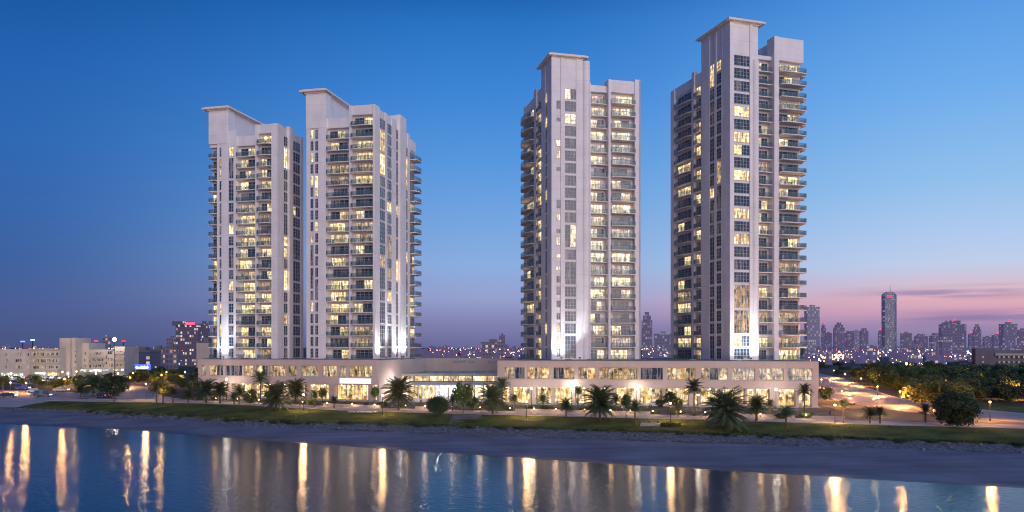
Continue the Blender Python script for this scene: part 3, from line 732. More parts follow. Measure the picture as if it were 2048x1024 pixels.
def palm(px, base, top, rad, kind, label, lean=0.0, z=None, name='palm_tree'):
    """photo rows of foot and top, crown half width in photo px"""
    p = G(px, base, 0.0)
    zz = zterr(p.x, p.y)
    for _ in range(6): p = G(px, base, zz); zz = zterr(p.x, p.y)
    d = p.y; R_ = rad * d / FPX; Ht = (base - top) * d / FPX
    root = thing(name, label, 'palm', (p.x, p.y, zz - .03), random.uniform(0, 6))
    ct = max(Ht - R_ * 1.02, Ht * .42); rt = .2 if kind == 'big' else .14
    tb = MB(); tb.tube([(0, 0, 0), (.02 * ct, 0, ct * .08), (lean * .4, 0, ct * .5), (lean, 0, ct * .93), (lean, 0, ct)], [rt * 1.5, rt * 1.1, rt, rt * 1.25, rt * .8], 8)
    for k in range(int(ct / .22)):
        zc = k * .22; q = lean * (zc / ct); tb.tube([(q, 0, zc), (q, 0, zc + .1)], [rt * 1.12, rt * 1.28], 8)
    tb.build('trunk', M['trunk'], root)
    inst('crown', palm_crown(kind, int(px) % 2), root, (lean, 0, ct), random.uniform(0, 6), R_ * 1.1)
    return root

def crown_mesh(seed, mat, n_cl=46, per=46, flat=.75, leafs=.085, gaps=.25):
    """unit crown (radius 1, centre at 0) from many small leaves in clumps"""
    r = random.Random(seed); b = MB()
    for i in range(n_cl):
        while True:
            c = Vector((r.uniform(-1, 1), r.uniform(-1, 1), r.uniform(-1, 1)))
            if c.length < 1: break
        c = c.normalized() * (c.length ** .45) * .8; c.z *= flat
        rc = r.uniform(.18, .36)
        for k in range(per):
            o = Vector((r.gauss(0, 1), r.gauss(0, 1), r.gauss(0, .8))); o = o.normalized() * rc * r.uniform(.5, 1.1); p = c + o
            n = (o.normalized() + Vector((r.uniform(-.7, .7), r.uniform(-.7, .7), r.uniform(-.2, .9)))).normalized()
            u = n.cross(Vector((r.uniform(-1, 1), r.uniform(-1, 1), r.uniform(-1, 1)))).normalized(); w = n.cross(u); s = leafs * r.uniform(.6, 1.3)
            n0 = len(b.v); b.v += [tuple(p - u * s), tuple(p + w * s * .55), tuple(p + u * s), tuple(p - w * s * .55)]; b.f.append((n0, n0+1, n0+2, n0+3))
    return b.mesh('crown', mat)
CR = [crown_mesh(1, M['leafdark']), crown_mesh(2, M['leafdark'], 60, 40), crown_mesh(3, M['leafgreen'], 52, 44), crown_mesh(4, M['leafgreen'], 40, 46), crown_mesh(5, M['leafdark'], 52, 50, 1.0)]
DENSE = crown_mesh(9, M['leafdark'], 150, 70, .85, .055)
def limbs(h, ch, r):
    b = MB(); b.tube([(0, 0, -.1), (.03*h, 0, h * .4), (0, .02*h, h)], [.16 * h / 3, .11 * h / 3, .08 * h / 3], 7)
    for k in range(5):
        a = k * 1.26 + .4; b.tube([(0, 0, h * .8), (.35 * r * math.cos(a), .35 * r * math.sin(a), h + ch * .25), (.62 * r * math.cos(a), .62 * r * math.sin(a), h + ch * .6)], [.06 * h / 3, .04 * h / 3, .015], 5)
    return b
def tree(loc, h, r, mesh, label, trunk=.3, group=None, cat='tree', name='tree', flat=1.0):
    """h total height, r crown radius"""
    root = thing(name, label, cat, loc, random.uniform(0, 6), group)
    th = h * trunk; ch = h - th
    limbs(max(th, .3), ch, r).build('trunk', M['bark'], root)
    inst('crown', mesh, root, (0, 0, th + ch * .48), random.uniform(0, 6), (r, r, ch * .62 * flat))
    return root
def tree_at(px, base, top, rad, mesh, label, trunk=.3, **kw):
    p = G(px, base, 0); zz = zterr(p.x, p.y)
    for _ in range(6): p = G(px, base, zz); zz = zterr(p.x, p.y)
    return tree((p.x, p.y, zz), (base - top) * p.y / FPX, rad * p.y / FPX, mesh, label, trunk, **kw)

palm(187, 793, 744, 24, 'big', 'date palm on the far left end of the lawn, its crown touching a rounder tree')
palm(161, 794, 766, 13, 'small', 'smallest palm at the left tip of the lawn by the road')
palm(313, 806, 759, 16, 'tall', 'palm left of the lit lamp post on the left half of the lawn')
palm(376, 806, 773, 16, 'small', 'short palm beside the left end of the left podium')
palm(412, 807, 755, 25, 'big', 'broad palm standing before the left corner of the left podium')
palm(440, 806, 761, 19, 'big', 'palm overlapping the broad palm at the left corner of the podium')
palm(521, 803, 737, 18, 'tall', 'tallest slim palm in front of the left podium, crown reaching its upper windows')
palm(478, 808, 768, 16, 'small', 'thin palm between the podium corner palms and the tallest slim palm')
palm(552, 822, 759, 31, 'big', 'large date palm on the lawn in front of the left podium')
palm(591, 806, 755, 24, 'big', 'palm behind and right of the large date palm by the left podium')
palm(797, 821, 751, 32, 'big', 'date palm with spread fronds before the bright entrance hall')
palm(985, 829, 764, 31, 'big', 'full date palm at the left end of the right podium beside the stone steps')
palm(1004, 812, 751, 17, 'tall', 'slim palm rising behind the full date palm at the podium corner')
palm(1086, 812, 784, 14, 'small', 'low bright green palm close to the shop windows of the right podium')
palm(1132, 834, 793, 17, 'small', 'young palm alone on the lawn left of the biggest middle palm')
palm(1156, 812, 770, 11, 'tall', 'narrow palm close to the facade just left of the biggest middle palm')
palm(1200, 842, 766, 36, 'big', 'very large date palm in the middle of the lawn with drooping grey fronds')
palm(1270, 846, 796, 17, 'small', 'young green palm with a thin trunk beside the pale stone slab')
palm(1388, 829, 754, 20, 'tall', 'tall slim palm on the promenade right of the lamp with a round hedge')
palm(1451, 855, 770, 46, 'big', 'largest date palm of all with the widest crown, right of centre on the lawn')
palm(1513, 842, 788, 21, 'big', 'medium palm directly right of the largest date palm')
palm(1572, 853, 807, 18, 'small', 'short palm on the lawn before the right end of the podium')
palm(1609, 831, 764, 16, 'tall', 'tall slim palm at the right corner of the right podium')
palm(1740, 847, 810, 17, 'small', 'left one of the two short palms standing together by the road junction')
palm(1760, 847, 810, 13, 'small', 'right one of the two short palms standing together by the road junction')
palm(1851, 845, 803, 15, 'small', 'short palm just left of the huge round bush')
palm(1687, 846, 796, 11, 'small', 'thin sparse palm beside the lamp post at the road junction')
palm(72, 778, 745, 12, 'small', 'palm on the roadside strip in front of the left office block')
palm(6, 782, 748, 12, 'small', 'palm at the left edge of the picture by the road')
palm(385, 800, 742, 14, 'tall', 'slim palm just left of the left podium wall')

for px, b, t, r, lab in ((468, 812, 782, 11, 'short palm between two bollard lights before the left part of the left podium'), (630, 813, 778, 13, 'short palm left of the narrow tree by the white column'), (668, 816, 790, 10, 'tiny palm under the left end of the white lit sign'), (905, 822, 786, 12, 'short palm between the dense bush tree and the leafy tree at the steps'), (1028, 822, 786, 12, 'short palm right of the slim palm at the podium corner'), (1232, 824, 786, 12, 'short palm tucked right behind the very large date palm'),
        (1425, 834, 792, 12, 'short palm left behind the largest date palm'), (1540, 834, 796, 12, 'short palm between the medium palm and the short lawn palm'), (346, 808, 772, 12, 'small palm right of the small tree lit by the left lawn lamp')):
    palm(px, b, t, r, 'small', lab)
tree_at(228, 807, 746, 29, CR[4], 'dark round tree on the left lawn with its crown low over a thin trunk', .28)
tree_at(327, 808, 762, 14, CR[3], 'small tree lit from below by the lamp on the left lawn', .35)
tree_at(500, 815, 775, 16, CR[3], 'green bushy tree left of the large date palm', .2)
tree_at(538, 806, 778, 10, CR[2], 'small green tree between the slim palm and the large date palm', .3)
tree_at(876, 835, 789, 23, DENSE, 'dense round bush tree on the lawn left of the stone steps', .2)
tree_at(926, 828, 757, 22, CR[2], 'taller leafy tree behind the stone steps, before the glass canopy', .25)
tree_at(945, 822, 790, 15, CR[0], 'low dark tree between the leafy tree and the date palm by the steps', .25)
tree_at(1252, 835, 786, 11, CR[1], 'slim dark tree right of the very large date palm', .4)
tree_at(1340, 824, 780, 14, CR[1], 'dark tree right behind the lamp with a round hedge', .3)
tree_at(1356, 836, 792, 12, CR[3], 'thin young tree right of the lamp with a round hedge', .4)
tree_at(1320, 822, 796, 11, CR[0], 'small dark tree beside the parked white car at the podium', .3)
tree_at(750, 806, 770, 9, CR[2], 'narrow tree in front of the shop window under the white sign', .3)
tree_at(645, 806, 772, 9, CR[2], 'narrow tree left of the white column of the left podium', .3)
tree_at(1911, 853, 780, 46, DENSE, 'huge dark round bush at the right end of the lawn reaching to the ground', .06)
tree_at(1652, 806, 770, 15, CR[0], 'dark bush tree just beyond the right podium corner', .2)

rw = random.Random(12)
# right-hand wood: separate trees beyond the road
def on_road(x, y, pts, m=4):
    for a, b in zip(pts, pts[1:]):
        t = max(0, min(1, ((x-a[0])*(b[0]-a[0]) + (y-a[1])*(b[1]-a[1])) / ((b[0]-a[0])**2 + (b[1]-a[1])**2)))
        if math.hypot(x - a[0] - t*(b[0]-a[0]), y - a[1] - t*(b[1]-a[1])) < a[2] + m: return True
    return False
spots = []
tries = 0
while len(spots) < 190 and tries < 14000:
    tries += 1
    y = 203 * (1.75 ** rw.random()); x = rw.uniform(.385, .72) * y
    if on_road(x, y, right_pts, 5): continue
    if x < 100 and y < 260: continue
    if y < 225 and x < 124: continue
    if any((x-a)**2 + (y-b)**2 < (4.3 + y * .008)**2 for a, b in spots): continue
    spots.append((x, y))
for i, (x, y) in enumerate(spots):
    h = rw.uniform(5.2, 8.6) * (1 if y > 260 else .8); left = x / y < .45 and y < 330
    tree((x, y, 0), h * (.75 if left else 1), h * rw.uniform(.48, .66), CR[rw.choice([0, 1, 4, 2, 0])], 'round crowned tree in the dark wood beyond the right-hand road', .16, 'trees of the wood beyond the right-hand road')
tree(G(1895, 822), 8.2, 6.2, CR[2], 'bright yellow green tree lit by a street lamp behind the huge bush', .15)
tree(G(1840, 812), 6.2, 4.6, CR[3], 'round olive tree by the roadside lamp right of the junction', .12)
tree(G(1672, 790) + Vector((4, 50, 0)), 9, 7, CR[2], 'golden green tree lit from below beside the right-hand road', .2)
for i in range(75):
    y = rw.uniform(370, 640); x = rw.uniform(.385, .70) * y
    if on_road(x, y, right_pts, 6): continue
    h = rw.uniform(2.2, 4.2); tree((x, y, 0), h, h * rw.uniform(.7, 1.1), CR[rw.choice([0, 1, 4])], 'low dark tree scattered over the flat land between the wood and the skyline', .1, 'low trees on the flat land behind the wood')
# left-hand roadside trees
spots = []
tries = 0
while len(spots) < 90 and tries < 4000:
    tries += 1
    y = rw.uniform(238, 420); x = -rw.uniform(.37, .66) * y
    if on_road(x, y, left_pts, 4) or on_road(x, y, [(-118, 232, 8), (-150, 252, 8), (-200, 268, 8), (-400, 300, 8)], 4): continue
    if y > 360 and x < -190: continue
    if any((x-a)**2 + (y-b)**2 < 26 for a, b in spots): continue
    spots.append((x, y))
for x, y in spots:
    h = rw.uniform(3.4, 5.6)
    if x / y < -.47: h = max(2.2, min(h, ZH(rw.uniform(750, 762), y)))
    tree((x, y, 0), h, h * rw.uniform(.45, .62), CR[rw.choice([0, 2, 3, 1])], 'bushy roadside tree among the lamps left of the left podium', .25, 'roadside trees left of the podium')
# shrubs in the planted strip before the podiums
for i in range(34):
    px = 400 + i * 36.5 + rw.uniform(-9, 9); x0 = None
    yv = 196 + rw.uniform(-2, 1)
    x = (px - 1024) / FPX * yv; y = min(yv + 0, 400)
    y = Yu(x) + 11 + rw.uniform(0, 5); x = (px - 1024) / FPX * y
    if 300 < px < 380: continue
    sh = thing('shrub', 'low clipped shrub in the planted strip along the podium fronts', 'shrub', (x, y, 0), rw.uniform(0, 6), 'shrubs in the planted strip before the podiums')
    r = rw.uniform(.7, 1.3); inst('crown', CR[i % 4], sh, (0, 0, r * .55), 0, (r * 1.3, r, r * .7))
# weeds on the bank
for i in range(150):
    x = rw.uniform(-110, 96); y = Yg(x) + rw.uniform(-2.0, .6); r = rw.uniform(.25, .8)
    sh = thing('weed_clump', 'dark weed clump growing among the rocks of the bank', 'weeds', (x, y, zterr(x, y)), rw.uniform(0, 6), 'weed clumps among the rocks of the bank')
    inst('crown', CR[i % 2], sh, (0, 0, r * .35), 0, (r * 1.7, r * .9, r * .5))
def ring_hedge(px, py, r):
    p = G(px, py, -.3); p.z = zterr(p.x, p.y)
    root = thing('round_hedge', 'round clipped green hedge around the foot of the lamp post', 'hedge', p)
    b = MB(); q = random.Random(3)
    for i in range(1500):
        a = q.uniform(0, 6.283); rr_ = r * q.uniform(.45, 1.0); c = Vector((rr_ * math.cos(a), rr_ * math.sin(a), q.uniform(.02, .5)))
        u = Vector((q.uniform(-1, 1), q.uniform(-1, 1), q.uniform(-1, 1))).normalized() * .14; w = u.cross(Vector((q.uniform(-1, 1), q.uniform(-1, 1), 1))).normalized() * .08
        n0 = len(b.v); b.v += [tuple(c - u), tuple(c + w), tuple(c + u), tuple(c - w)]; b.f.append((n0, n0+1, n0+2, n0+3))
    b.build('foliage', M['leafgreen'], root); MB().tube([(0, 0, -.1), (0, 0, .12)], [r, r * .9], 20).build('soil', M['ground'], root)
ring_hedge(1341, 850, 1.9)
# ------------------------------------------------------------------ lamps
M['globe_warm'] = emis('lamp_warm', (1, .5, .17), 20); M['globe_white'] = emis('lamp_white', (1, .9, .72), 110); M['globe_orange'] = emis('lamp_orange', (1, .40, .08), 24)
def lamp(px, ly, base, kind, label, watt, rad=.2, group=None, col=None):
    col = col or {'warm': (1, .58, .22), 'white': (1, .86, .62), 'orange': (1, .42, .11)}[kind]
    if base is None: base = ly + 28
    p = G(px, base, 0); zz = zterr(p.x, p.y)
    for _ in range(5): p = G(px, base, zz); zz = zterr(p.x, p.y)
    H = (base - ly) * p.y / FPX
    root = thing('street_lamp', label, 'lamp', (p.x, p.y, zz), 0, group)
    b = MB(); b.tube([(0, 0, -.1), (0, 0, .5), (0, 0, .55), (0, 0, H - rad * 1.1)], [.11, .1, .06, .045], 8); b.build('post', M['metal'], root)
    MB().tube([(0, 0, H + rad * .85), (0, 0, H + rad * 1.0), (0, 0, H + rad * 1.35)], [rad * .9, rad * .8, .02], 10).build('cap', M['metal'], root)
    MB().ball((0, 0, H), rad, 12).build('lamp_globe', M['globe_' + kind], root, smooth=True)
    light('lamp_light', 'POINT', (0, 0, H - rad * 1.6), watt * ({'warm': 2.3, 'orange': 3.8 if px > 1600 else 2.0, 'white': .5}[kind]), col, root, shadow_soft_size=.4)
    return root
F = 1.0
lamp(607, 789, 822, 'warm', 'short lamp post on the lawn right of the large date palm', 900*F)
lamp(765, 791, 830, 'warm', 'lamp post on the lawn left of the palm before the entrance hall', 900*F)
lamp(1053, 803, 835, 'warm', 'low lamp post on the lawn right of the date palm by the steps', 900*F)
lamp(1341, 807, 845, 'warm', 'lamp post rising from the round hedge', 800*F)
lamp(1670, 810, 848, 'warm', 'lamp post at the lawn edge before the right road junction', 900*F)
lamp(1748, 797, 830, 'warm', 'lamp with white glow behind the two short palms', 1200*F)
lamp(1980, 804, 842, 'orange', 'orange lamp post at the far right by the road', 1700*F)
lamp(1800, 783, 812, 'orange', 'orange lamp on the kerb right of the road junction', 2600*F)
lamp(1755, 773, 792, 'orange', 'orange lamp on the far kerb above the two short palms', 2600*F)
lamp(1871, 788, 818, 'orange', 'orange lamp left of the bright yellow green tree', 2400*F)
lamp(1700, 766, 786, 'orange', 'orange lamp on the right kerb where the road bends', 2600*F)
lamp(1660, 760, 800, 'orange', 'tall orange lamp beside the right podium corner', 2800*F)
lamp(1643, 759, 776, 'orange', 'farther orange lamp close behind the right podium corner', 2500*F)
lamp(1684, 782, 812, 'orange', 'orange lamp on the left kerb of the right road', 1500*F, .14)
lamp(1954, 747, 770, 'orange', 'orange lamp in front of the low purple building on the right', 3500*F, .35)
lamp(1813, 727, 741, 'orange', 'large orange lamp glowing in the middle distance above the wood', 8000*F, .6)
for i, (px, ly, b) in enumerate([(1690, 748, 765), (1722, 757, 772), (1668, 741, 756), (1850, 745, 762), (1925, 757, 778), (2010, 752, 770), (1775, 745, 758), (1898, 800, 822), (2035, 778, 800)]):
    lamp(px, ly, b, 'orange', ['distant orange lamp on the bend of the right-hand road', 'orange lamp among the trees right of the road bend', 'farthest orange lamp on the right-hand road', 'orange lamp glimmering between tree crowns in the middle of the wood', 'orange lamp inside the wood left of the low purple building',
        'orange lamp in the wood before the low purple building', 'orange lamp at the back edge of the wood', 'orange lamp hidden behind the huge round bush', 'orange lamp among the trees at the right edge'][i], 2600*F, .2)
for px, ly, b, lab, sz in ((1063, 777, 812, 'bright white lamp by the left part of the right podium', .22), (1143, 771, 811, 'bright white lamp left of the narrow palm at the facade', .22), (1273, 777, 813, 'bright white lamp behind the slim dark tree', .22),
                       (1552, 779, 818, 'bright white lamp near the right end of the right podium', .24), (1396, 790, 818, 'bright white lamp behind the tall slim palm', .18), (453, 759, 800, 'bright white lamp at the left part of the left podium', .2)):
    lamp(px, ly, b, 'white', lab, 1500*F, sz)
lamp(325, 780, 808, 'warm', 'lamp shining through the small tree on the left lawn', 800*F)
lamp(292, 768, 800, 'warm', 'thin lamp post by the left road behind the lawn', 900*F)
for i, (px, ly, b) in enumerate([(21, 765, 784), (52, 766, 786), (125, 744, 772), (153, 743, 772), (129, 758, 776), (260, 755, 775), (266, 746, 766), (323, 750, 772), (333, 744, 764), (370, 744, 768)]):
    lamp(px, ly, b, 'orange', ['orange lamp at the left edge beside the roadside palm', 'orange lamp beside the blue van by the left road', 'orange lamp before the white end of the left office block', 'orange lamp before the stair tower of the pale building', 'lower orange lamp on the grass median of the left road',
        'lower lamp of the pair left of the blue lit sign', 'upper lamp of the pair left of the blue lit sign', 'orange lamp midway between the blue sign and the podium', 'small orange lamp under the dark tower with a red sign', 'orange lamp nearest the left end of the left podium'][i], 2400*F, .22)
for i, px in enumerate([426, 470, 515, 560, 605, 655, 705, 750, 812, 850, 905, 960, 1020, 1068, 1112, 1170, 1222, 1262, 1308, 1366, 1418, 1480, 1535, 1585, 1632]):
    yy = Yu((px - 1024) / FPX * 200) + 10.2; q = P(px, yy); bl = thing('bollard_light', 'knee high garden light along the inner edge of the promenade', 'garden light', (q.x, Yu(q.x) + 10.2, 0), 0, 'garden lights along the promenade')
    MB().tube([(0, 0, 0), (0, 0, .7)], .07, 8).build('post', M['metal'], bl); MB().ball((0, 0, .82), .13, 8).build('lamp_globe', M['globe_warm'], bl)
    light('lamp_light', 'POINT', (0, 0, 1.3), 300, (1, .6, .26), bl, shadow_soft_size=.4)
for i, px in enumerate([22, 88, 136, 192, 236]):
    lamp(px, 747, 760, 'white', 'white lamp in front of the left office buildings', 9000, .3, 'white lamps in front of the left office buildings')
# tall flood mast
p = P(229, 385); mast = thing('flood_mast', 'tall thin mast with a bright white flood lamp above the pale left building', 'mast', p)
MB().tube([(0, 0, 0), (0, 0, ZH(681, 385))], [.2, .1], 8).build('post', M['metal'], mast); MB().ball((0, 0, ZH(679, 385)), .8, 10).build('lamp_globe', M['globe_white'], mast)

# flood lights washing the tower feet
def flood(loc, target, watt, label, size=75, col=(.93, .95, 1.)):
    watt *= .5
    root = thing('floodlight', label, 'floodlight', loc)
    MB().box(-.25, .25, -.12, .12, .3, .62).build('housing', M['metal'], root); MB().tube([(0, 0, -.4), (0, 0, .3)], .05, 6).build('bracket', M['metal'], root)
    MB().quad((-.22, .13, .34), (.22, .13, .34), (.22, .13, .58), (-.22, .13, .58)).build('lens', emis('flood_lens', (.9, .95, 1), 40), root)
    l = light('flood_beam', 'SPOT', (0, 0, .7), watt, col, root, spot_size=R(size), spot_blend=1.0, shadow_soft_size=.3)
    dv = Vector(target) - (Vector(loc) + Vector((0, 0, .7))); l.rotation_euler = dv.to_track_quat('-Z', 'Y').to_euler()
def TP(px, d, rot, s, a, b, z):
    q = P(px, d); c, sn = math.cos(R(rot)), math.sin(R(rot)); x, y = s * a, b; return Vector((q.x + c*x - sn*y, q.y + sn*x + c*y, DECK + z))
flood(TP(1103, 206, 14, 1, 1.9, -2.6, .05), TP(1103, 206, 14, 1, 1.9, 0, 4.5), 9000, 'floodlight at the foot of the third tower shaft', 110)
flood(TP(1460, 196, 18, 1, 1.2, -3.2, .05), TP(1460, 196, 18, 1, 2.4, 0, 5.5), 9000, 'left floodlight at the foot of the tallest tower', 115)
flood(TP(1460, 196, 18, 1, 6.6, -3.2, .05), TP(1460, 196, 18, 1, 5.8, 0, 5.5), 9000, 'right floodlight at the foot of the tallest tower', 115)
flood(TP(750, 215, -13, -1, -2.6, 1.2, .05), TP(750, 215, -13, -1, 0, 2.2, 6.), 7000, 'floodlight at the near corner of the second tower', 115)
flood(TP(750, 215, -13, -1, -2.6, 14.5, .05), TP(750, 215, -13, -1, 0, 15.5, 6.), 9000, 'floodlight halfway along the flank of the second tower', 115)
flood(TP(750, 215, -13, -1, -2.8, 20, .05), TP(750, 215, -13, -1, 0, 20, 8.), 9000, 'rear floodlight along the flank of the second tower', 110)
flood(TP(555, 222, -13, -1, 16.2, -2.4, .05), TP(555, 222, -13, -1, 16.6, 0, 5.), 5500, 'floodlight at the foot of the leftmost tower', 110, (.8, .9, 1.))

flood(TP(1460, 196, 18, 1, 4, -2.9, .05), TP(1460, 196, 18, 1, 4, 0, 16), 13000, 'middle floodlight at the foot of the tallest tower', 60)
flood(TP(1103, 206, 14, 1, 6.5, -3.4, .05), TP(1103, 206, 14, 1, 6, 0, 16), 13000, 'right floodlight at the foot of the third tower shaft', 65)
flood(TP(750, 215, -13, -1, -4.5, 8, .05), TP(750, 215, -13, -1, 0, 9, 16.), 22000, 'middle floodlight along the flank of the second tower', 70)
flood(TP(555, 222, -13, -1, 14.5, -3.6, .05), TP(555, 222, -13, -1, 15, 0, 16.), 12000, 'right floodlight at the foot of the leftmost tower', 60, (.8, .9, 1.))
# ------------------------------------------------------------------ city behind
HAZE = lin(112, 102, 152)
def far_mat(name, base, dist, lit=.35, warm=(1., .72, .42), sx=3.2, sz=3.4, strength=1.6, glassy=False, floors=False):
    """far facade: grid of window openings, some of them lit; aerial haze mixed in by distance"""
    m, nt, out = new_mat(name)
    tc = nd(nt, 'ShaderNodeTexCoord'); sp = nd(nt, 'ShaderNodeSeparateXYZ'); lk(nt, tc.outputs['Object'], sp.inputs[0])
    oi = nd(nt, 'ShaderNodeObjectInfo')
    xx = mth(nt, 'ADD', sp.outputs[0], mth(nt, 'MULTIPLY', sp.outputs[1], 1.0))
    u = mth(nt, 'DIVIDE', xx, sx); v = mth(nt, 'DIVIDE', sp.outputs[2], sz)
    fu = mth(nt, 'FRACT', u); fv = mth(nt, 'FRACT', v)
    inn = mth(nt, 'MULTIPLY', mth(nt, 'GREATER_THAN', fu, .3), mth(nt, 'GREATER_THAN', fv, .42))
    cv = nd(nt, 'ShaderNodeCombineXYZ'); lk(nt, mth(nt, 'FLOOR', u), cv.inputs[0]); lk(nt, mth(nt, 'FLOOR', v), cv.inputs[1]); lk(nt, mth(nt, 'MULTIPLY', oi.outputs['Random'], 100.), cv.inputs[2])
    wn = nd(nt, 'ShaderNodeTexWhiteNoise'); wn.noise_dimensions = '3D'; lk(nt, cv.outputs[0], wn.inputs[0])
    on = mth(nt, 'MULTIPLY', inn, mth(nt, 'LESS_THAN', wn.outputs[0], lit))
    ge = nd(nt, 'ShaderNodeNewGeometry'); sn = nd(nt, 'ShaderNodeSeparateXYZ'); lk(nt, ge.outputs['Normal'], sn.inputs[0])
    on = mth(nt, 'MULTIPLY', on, mth(nt, 'LESS_THAN', mth(nt, 'ABSOLUTE', sn.outputs[2]), .5))
    cr = nd(nt, 'ShaderNodeSeparateColor'); lk(nt, wn.outputs[1], cr.inputs[0])
    lc = mixc(nt, mth(nt, 'GREATER_THAN', cr.outputs[1], .78), warm, (.75, .85, 1.))
    b = nd(nt, 'ShaderNodeBsdfPrincipled'); col = mixc(nt, mth(nt, 'MULTIPLY', inn, .75), base, (.03, .035, .05)); lk(nt, col, b.inputs['Base Color']); b.inputs['Roughness'].default_value = .25 if glassy else .8
    e = nd(nt, 'ShaderNodeEmission'); lk(nt, lc, e.inputs[0]); lk(nt, mth(nt, 'MULTIPLY', on, mth(nt, 'MULTIPLY_ADD', cr.outputs[2], strength, strength * .3)), e.inputs[1])
    ad = nd(nt, 'ShaderNodeAddShader'); lk(nt, b.outputs[0], ad.inputs[0]); lk(nt, e.outputs[0], ad.inputs[1])
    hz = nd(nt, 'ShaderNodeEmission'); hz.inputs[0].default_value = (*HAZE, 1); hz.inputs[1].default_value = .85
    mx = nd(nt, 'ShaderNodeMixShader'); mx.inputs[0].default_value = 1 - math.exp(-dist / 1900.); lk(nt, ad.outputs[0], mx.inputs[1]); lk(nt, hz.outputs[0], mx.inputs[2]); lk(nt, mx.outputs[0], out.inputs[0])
    return m
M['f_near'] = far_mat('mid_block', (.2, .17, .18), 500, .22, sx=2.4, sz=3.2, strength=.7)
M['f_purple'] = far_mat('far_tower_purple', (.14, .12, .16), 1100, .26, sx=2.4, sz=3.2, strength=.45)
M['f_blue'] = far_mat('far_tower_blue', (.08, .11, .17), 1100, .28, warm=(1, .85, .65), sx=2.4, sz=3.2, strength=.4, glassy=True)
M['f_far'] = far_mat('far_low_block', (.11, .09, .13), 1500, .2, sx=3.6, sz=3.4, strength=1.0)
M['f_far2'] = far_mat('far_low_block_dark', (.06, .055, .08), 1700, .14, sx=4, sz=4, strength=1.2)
M['red'] = emis('red_light', (1, .02, .05), 4)
rc = random.Random(77)
def block(px0, px1, top, d, mat, label, dep=None, crown=0, beacon=False, name='tower_block', cat='building', group=None, rot=None, steps=0, extra=None):
    w = (px1 - px0) / FPX * d; dep = dep or w * .4; H = ZH(top, d); rot = rc.uniform(-.2, .2) if rot is None else rot
    c = P((px0 + px1) / 2, d); c.y += dep / 2
    ww = w / (abs(math.cos(rot)) + abs(math.sin(rot)) * dep / w)
    root = thing(name, label, cat, c, rot, group); b = MB()
    b.box(-ww/2, ww/2, -dep/2, dep/2, 0, H)
    b.build('wall', mat, root)
    t = MB()
    if crown == 1: t.box(-ww*.28, ww*.3, -dep*.25, dep*.25, H, H + 4); t.box(-ww*.45, -ww*.35, -dep*.3, -dep*.1, H, H + 2)
    elif crown == 2: t.box(-ww*.36, ww*.36, -dep*.36, dep*.36, H, H + 5); t.box(-ww*.2, ww*.2, -dep*.2, dep*.2, H + 5, H + 9)
    else: t.box(-ww*.5 - .3, ww*.5 + .3, -dep*.5 - .3, dep*.5 + .3, H, H + .8); t.box(-ww*.15, ww*.2, -dep*.2, dep*.2, H + .8, H + 3)
    t.build('roof', M['roofdeck'] if d < 700 else mat, root)
    if beacon: MB().ball((ww*.1, 0, H + (10 if crown == 2 else 5)), d / 1000 * .9 + .25, 8).build('beacon', M['red'], root)
    return root
# right skyline
lst = [(1612, 1640, 615, 900, 'f_blue', 0, 0, 'dark blue tower block seen right beside the tallest apartment tower'), (1643, 1652, 656, 1500, 'f_purple', 2, 1, 'thin far tower with a pointed top, leftmost of the right skyline after the blue block'),
       (1651, 1664, 667, 1500, 'f_purple', 0, 0, 'short purple block right of the thin pointed far tower'), (1669, 1690, 655, 1400, 'f_purple', 2, 0, 'stepped purple high-rise in the left part of the right skyline'),
       (1691, 1708, 666, 1500, 'f_purple', 1, 0, 'hazy block right of the stepped purple high-rise'), (1707, 1721, 662, 1600, 'f_blue', 0, 0, 'pale hazy high-rise in the row left of the tall glass skyscraper'),
       (1722, 1737, 661, 1400, 'f_purple', 1, 0, 'darker high-rise, last of the cluster left of the tall glass skyscraper'), (1757, 1765, 664, 1600, 'f_purple', 1, 1, 'thin block touching the left side of the tall glass skyscraper'),
       (1804, 1824, 667, 1300, 'f_purple', 0, 0, 'first dark block right of the tall glass skyscraper'), (1826, 1834, 682, 1500, 'f_purple', 0, 0, 'small low block between two blocks right of the skyscraper'), (1833, 1856, 672, 1400, 'f_purple', 1, 0, 'second block right of the tall glass skyscraper'),
       (1862, 1886, 671, 1350, 'f_purple', 1, 0, 'block just left of the wide dark high-rise with a red light'), (1886, 1934, 648, 900, 'f_purple', 1, 1, 'wide dark high-rise with a red roof light in the right skyline'),
       (1938, 1949, 669, 1500, 'f_blue', 0, 1, 'small pale block right of the wide dark high-rise'), (1948, 1963, 659, 1400, 'f_purple', 2, 0, 'stepped tower right of the wide dark high-rise'), (1968, 1984, 675, 1500, 'f_purple', 0, 0, 'low hazy block before the far right towers'),
       (1987, 2003, 671, 1400, 'f_purple', 0, 1, 'hazy block with a red light left of the pale right tower'), (2004, 2036, 649, 1000, 'f_blue', 0, 1, 'pale tall tower near the right edge'), (2036, 2060, 661, 1100, 'f_purple', 0, 0, 'last tower block, cut by the right edge'),
       (1284, 1305, 640, 900, 'f_purple', 2, 0, 'slim high-rise seen between the third tower and a dark block'), (1309, 1345, 669, 800, 'f_blue', 0, 0, 'dark blue block between the third and fourth towers')]
for a, b, t, d, mt, cr, be, lab in lst: block(a, b, t, d, M[mt], lab, crown=cr, beacon=bool(be))
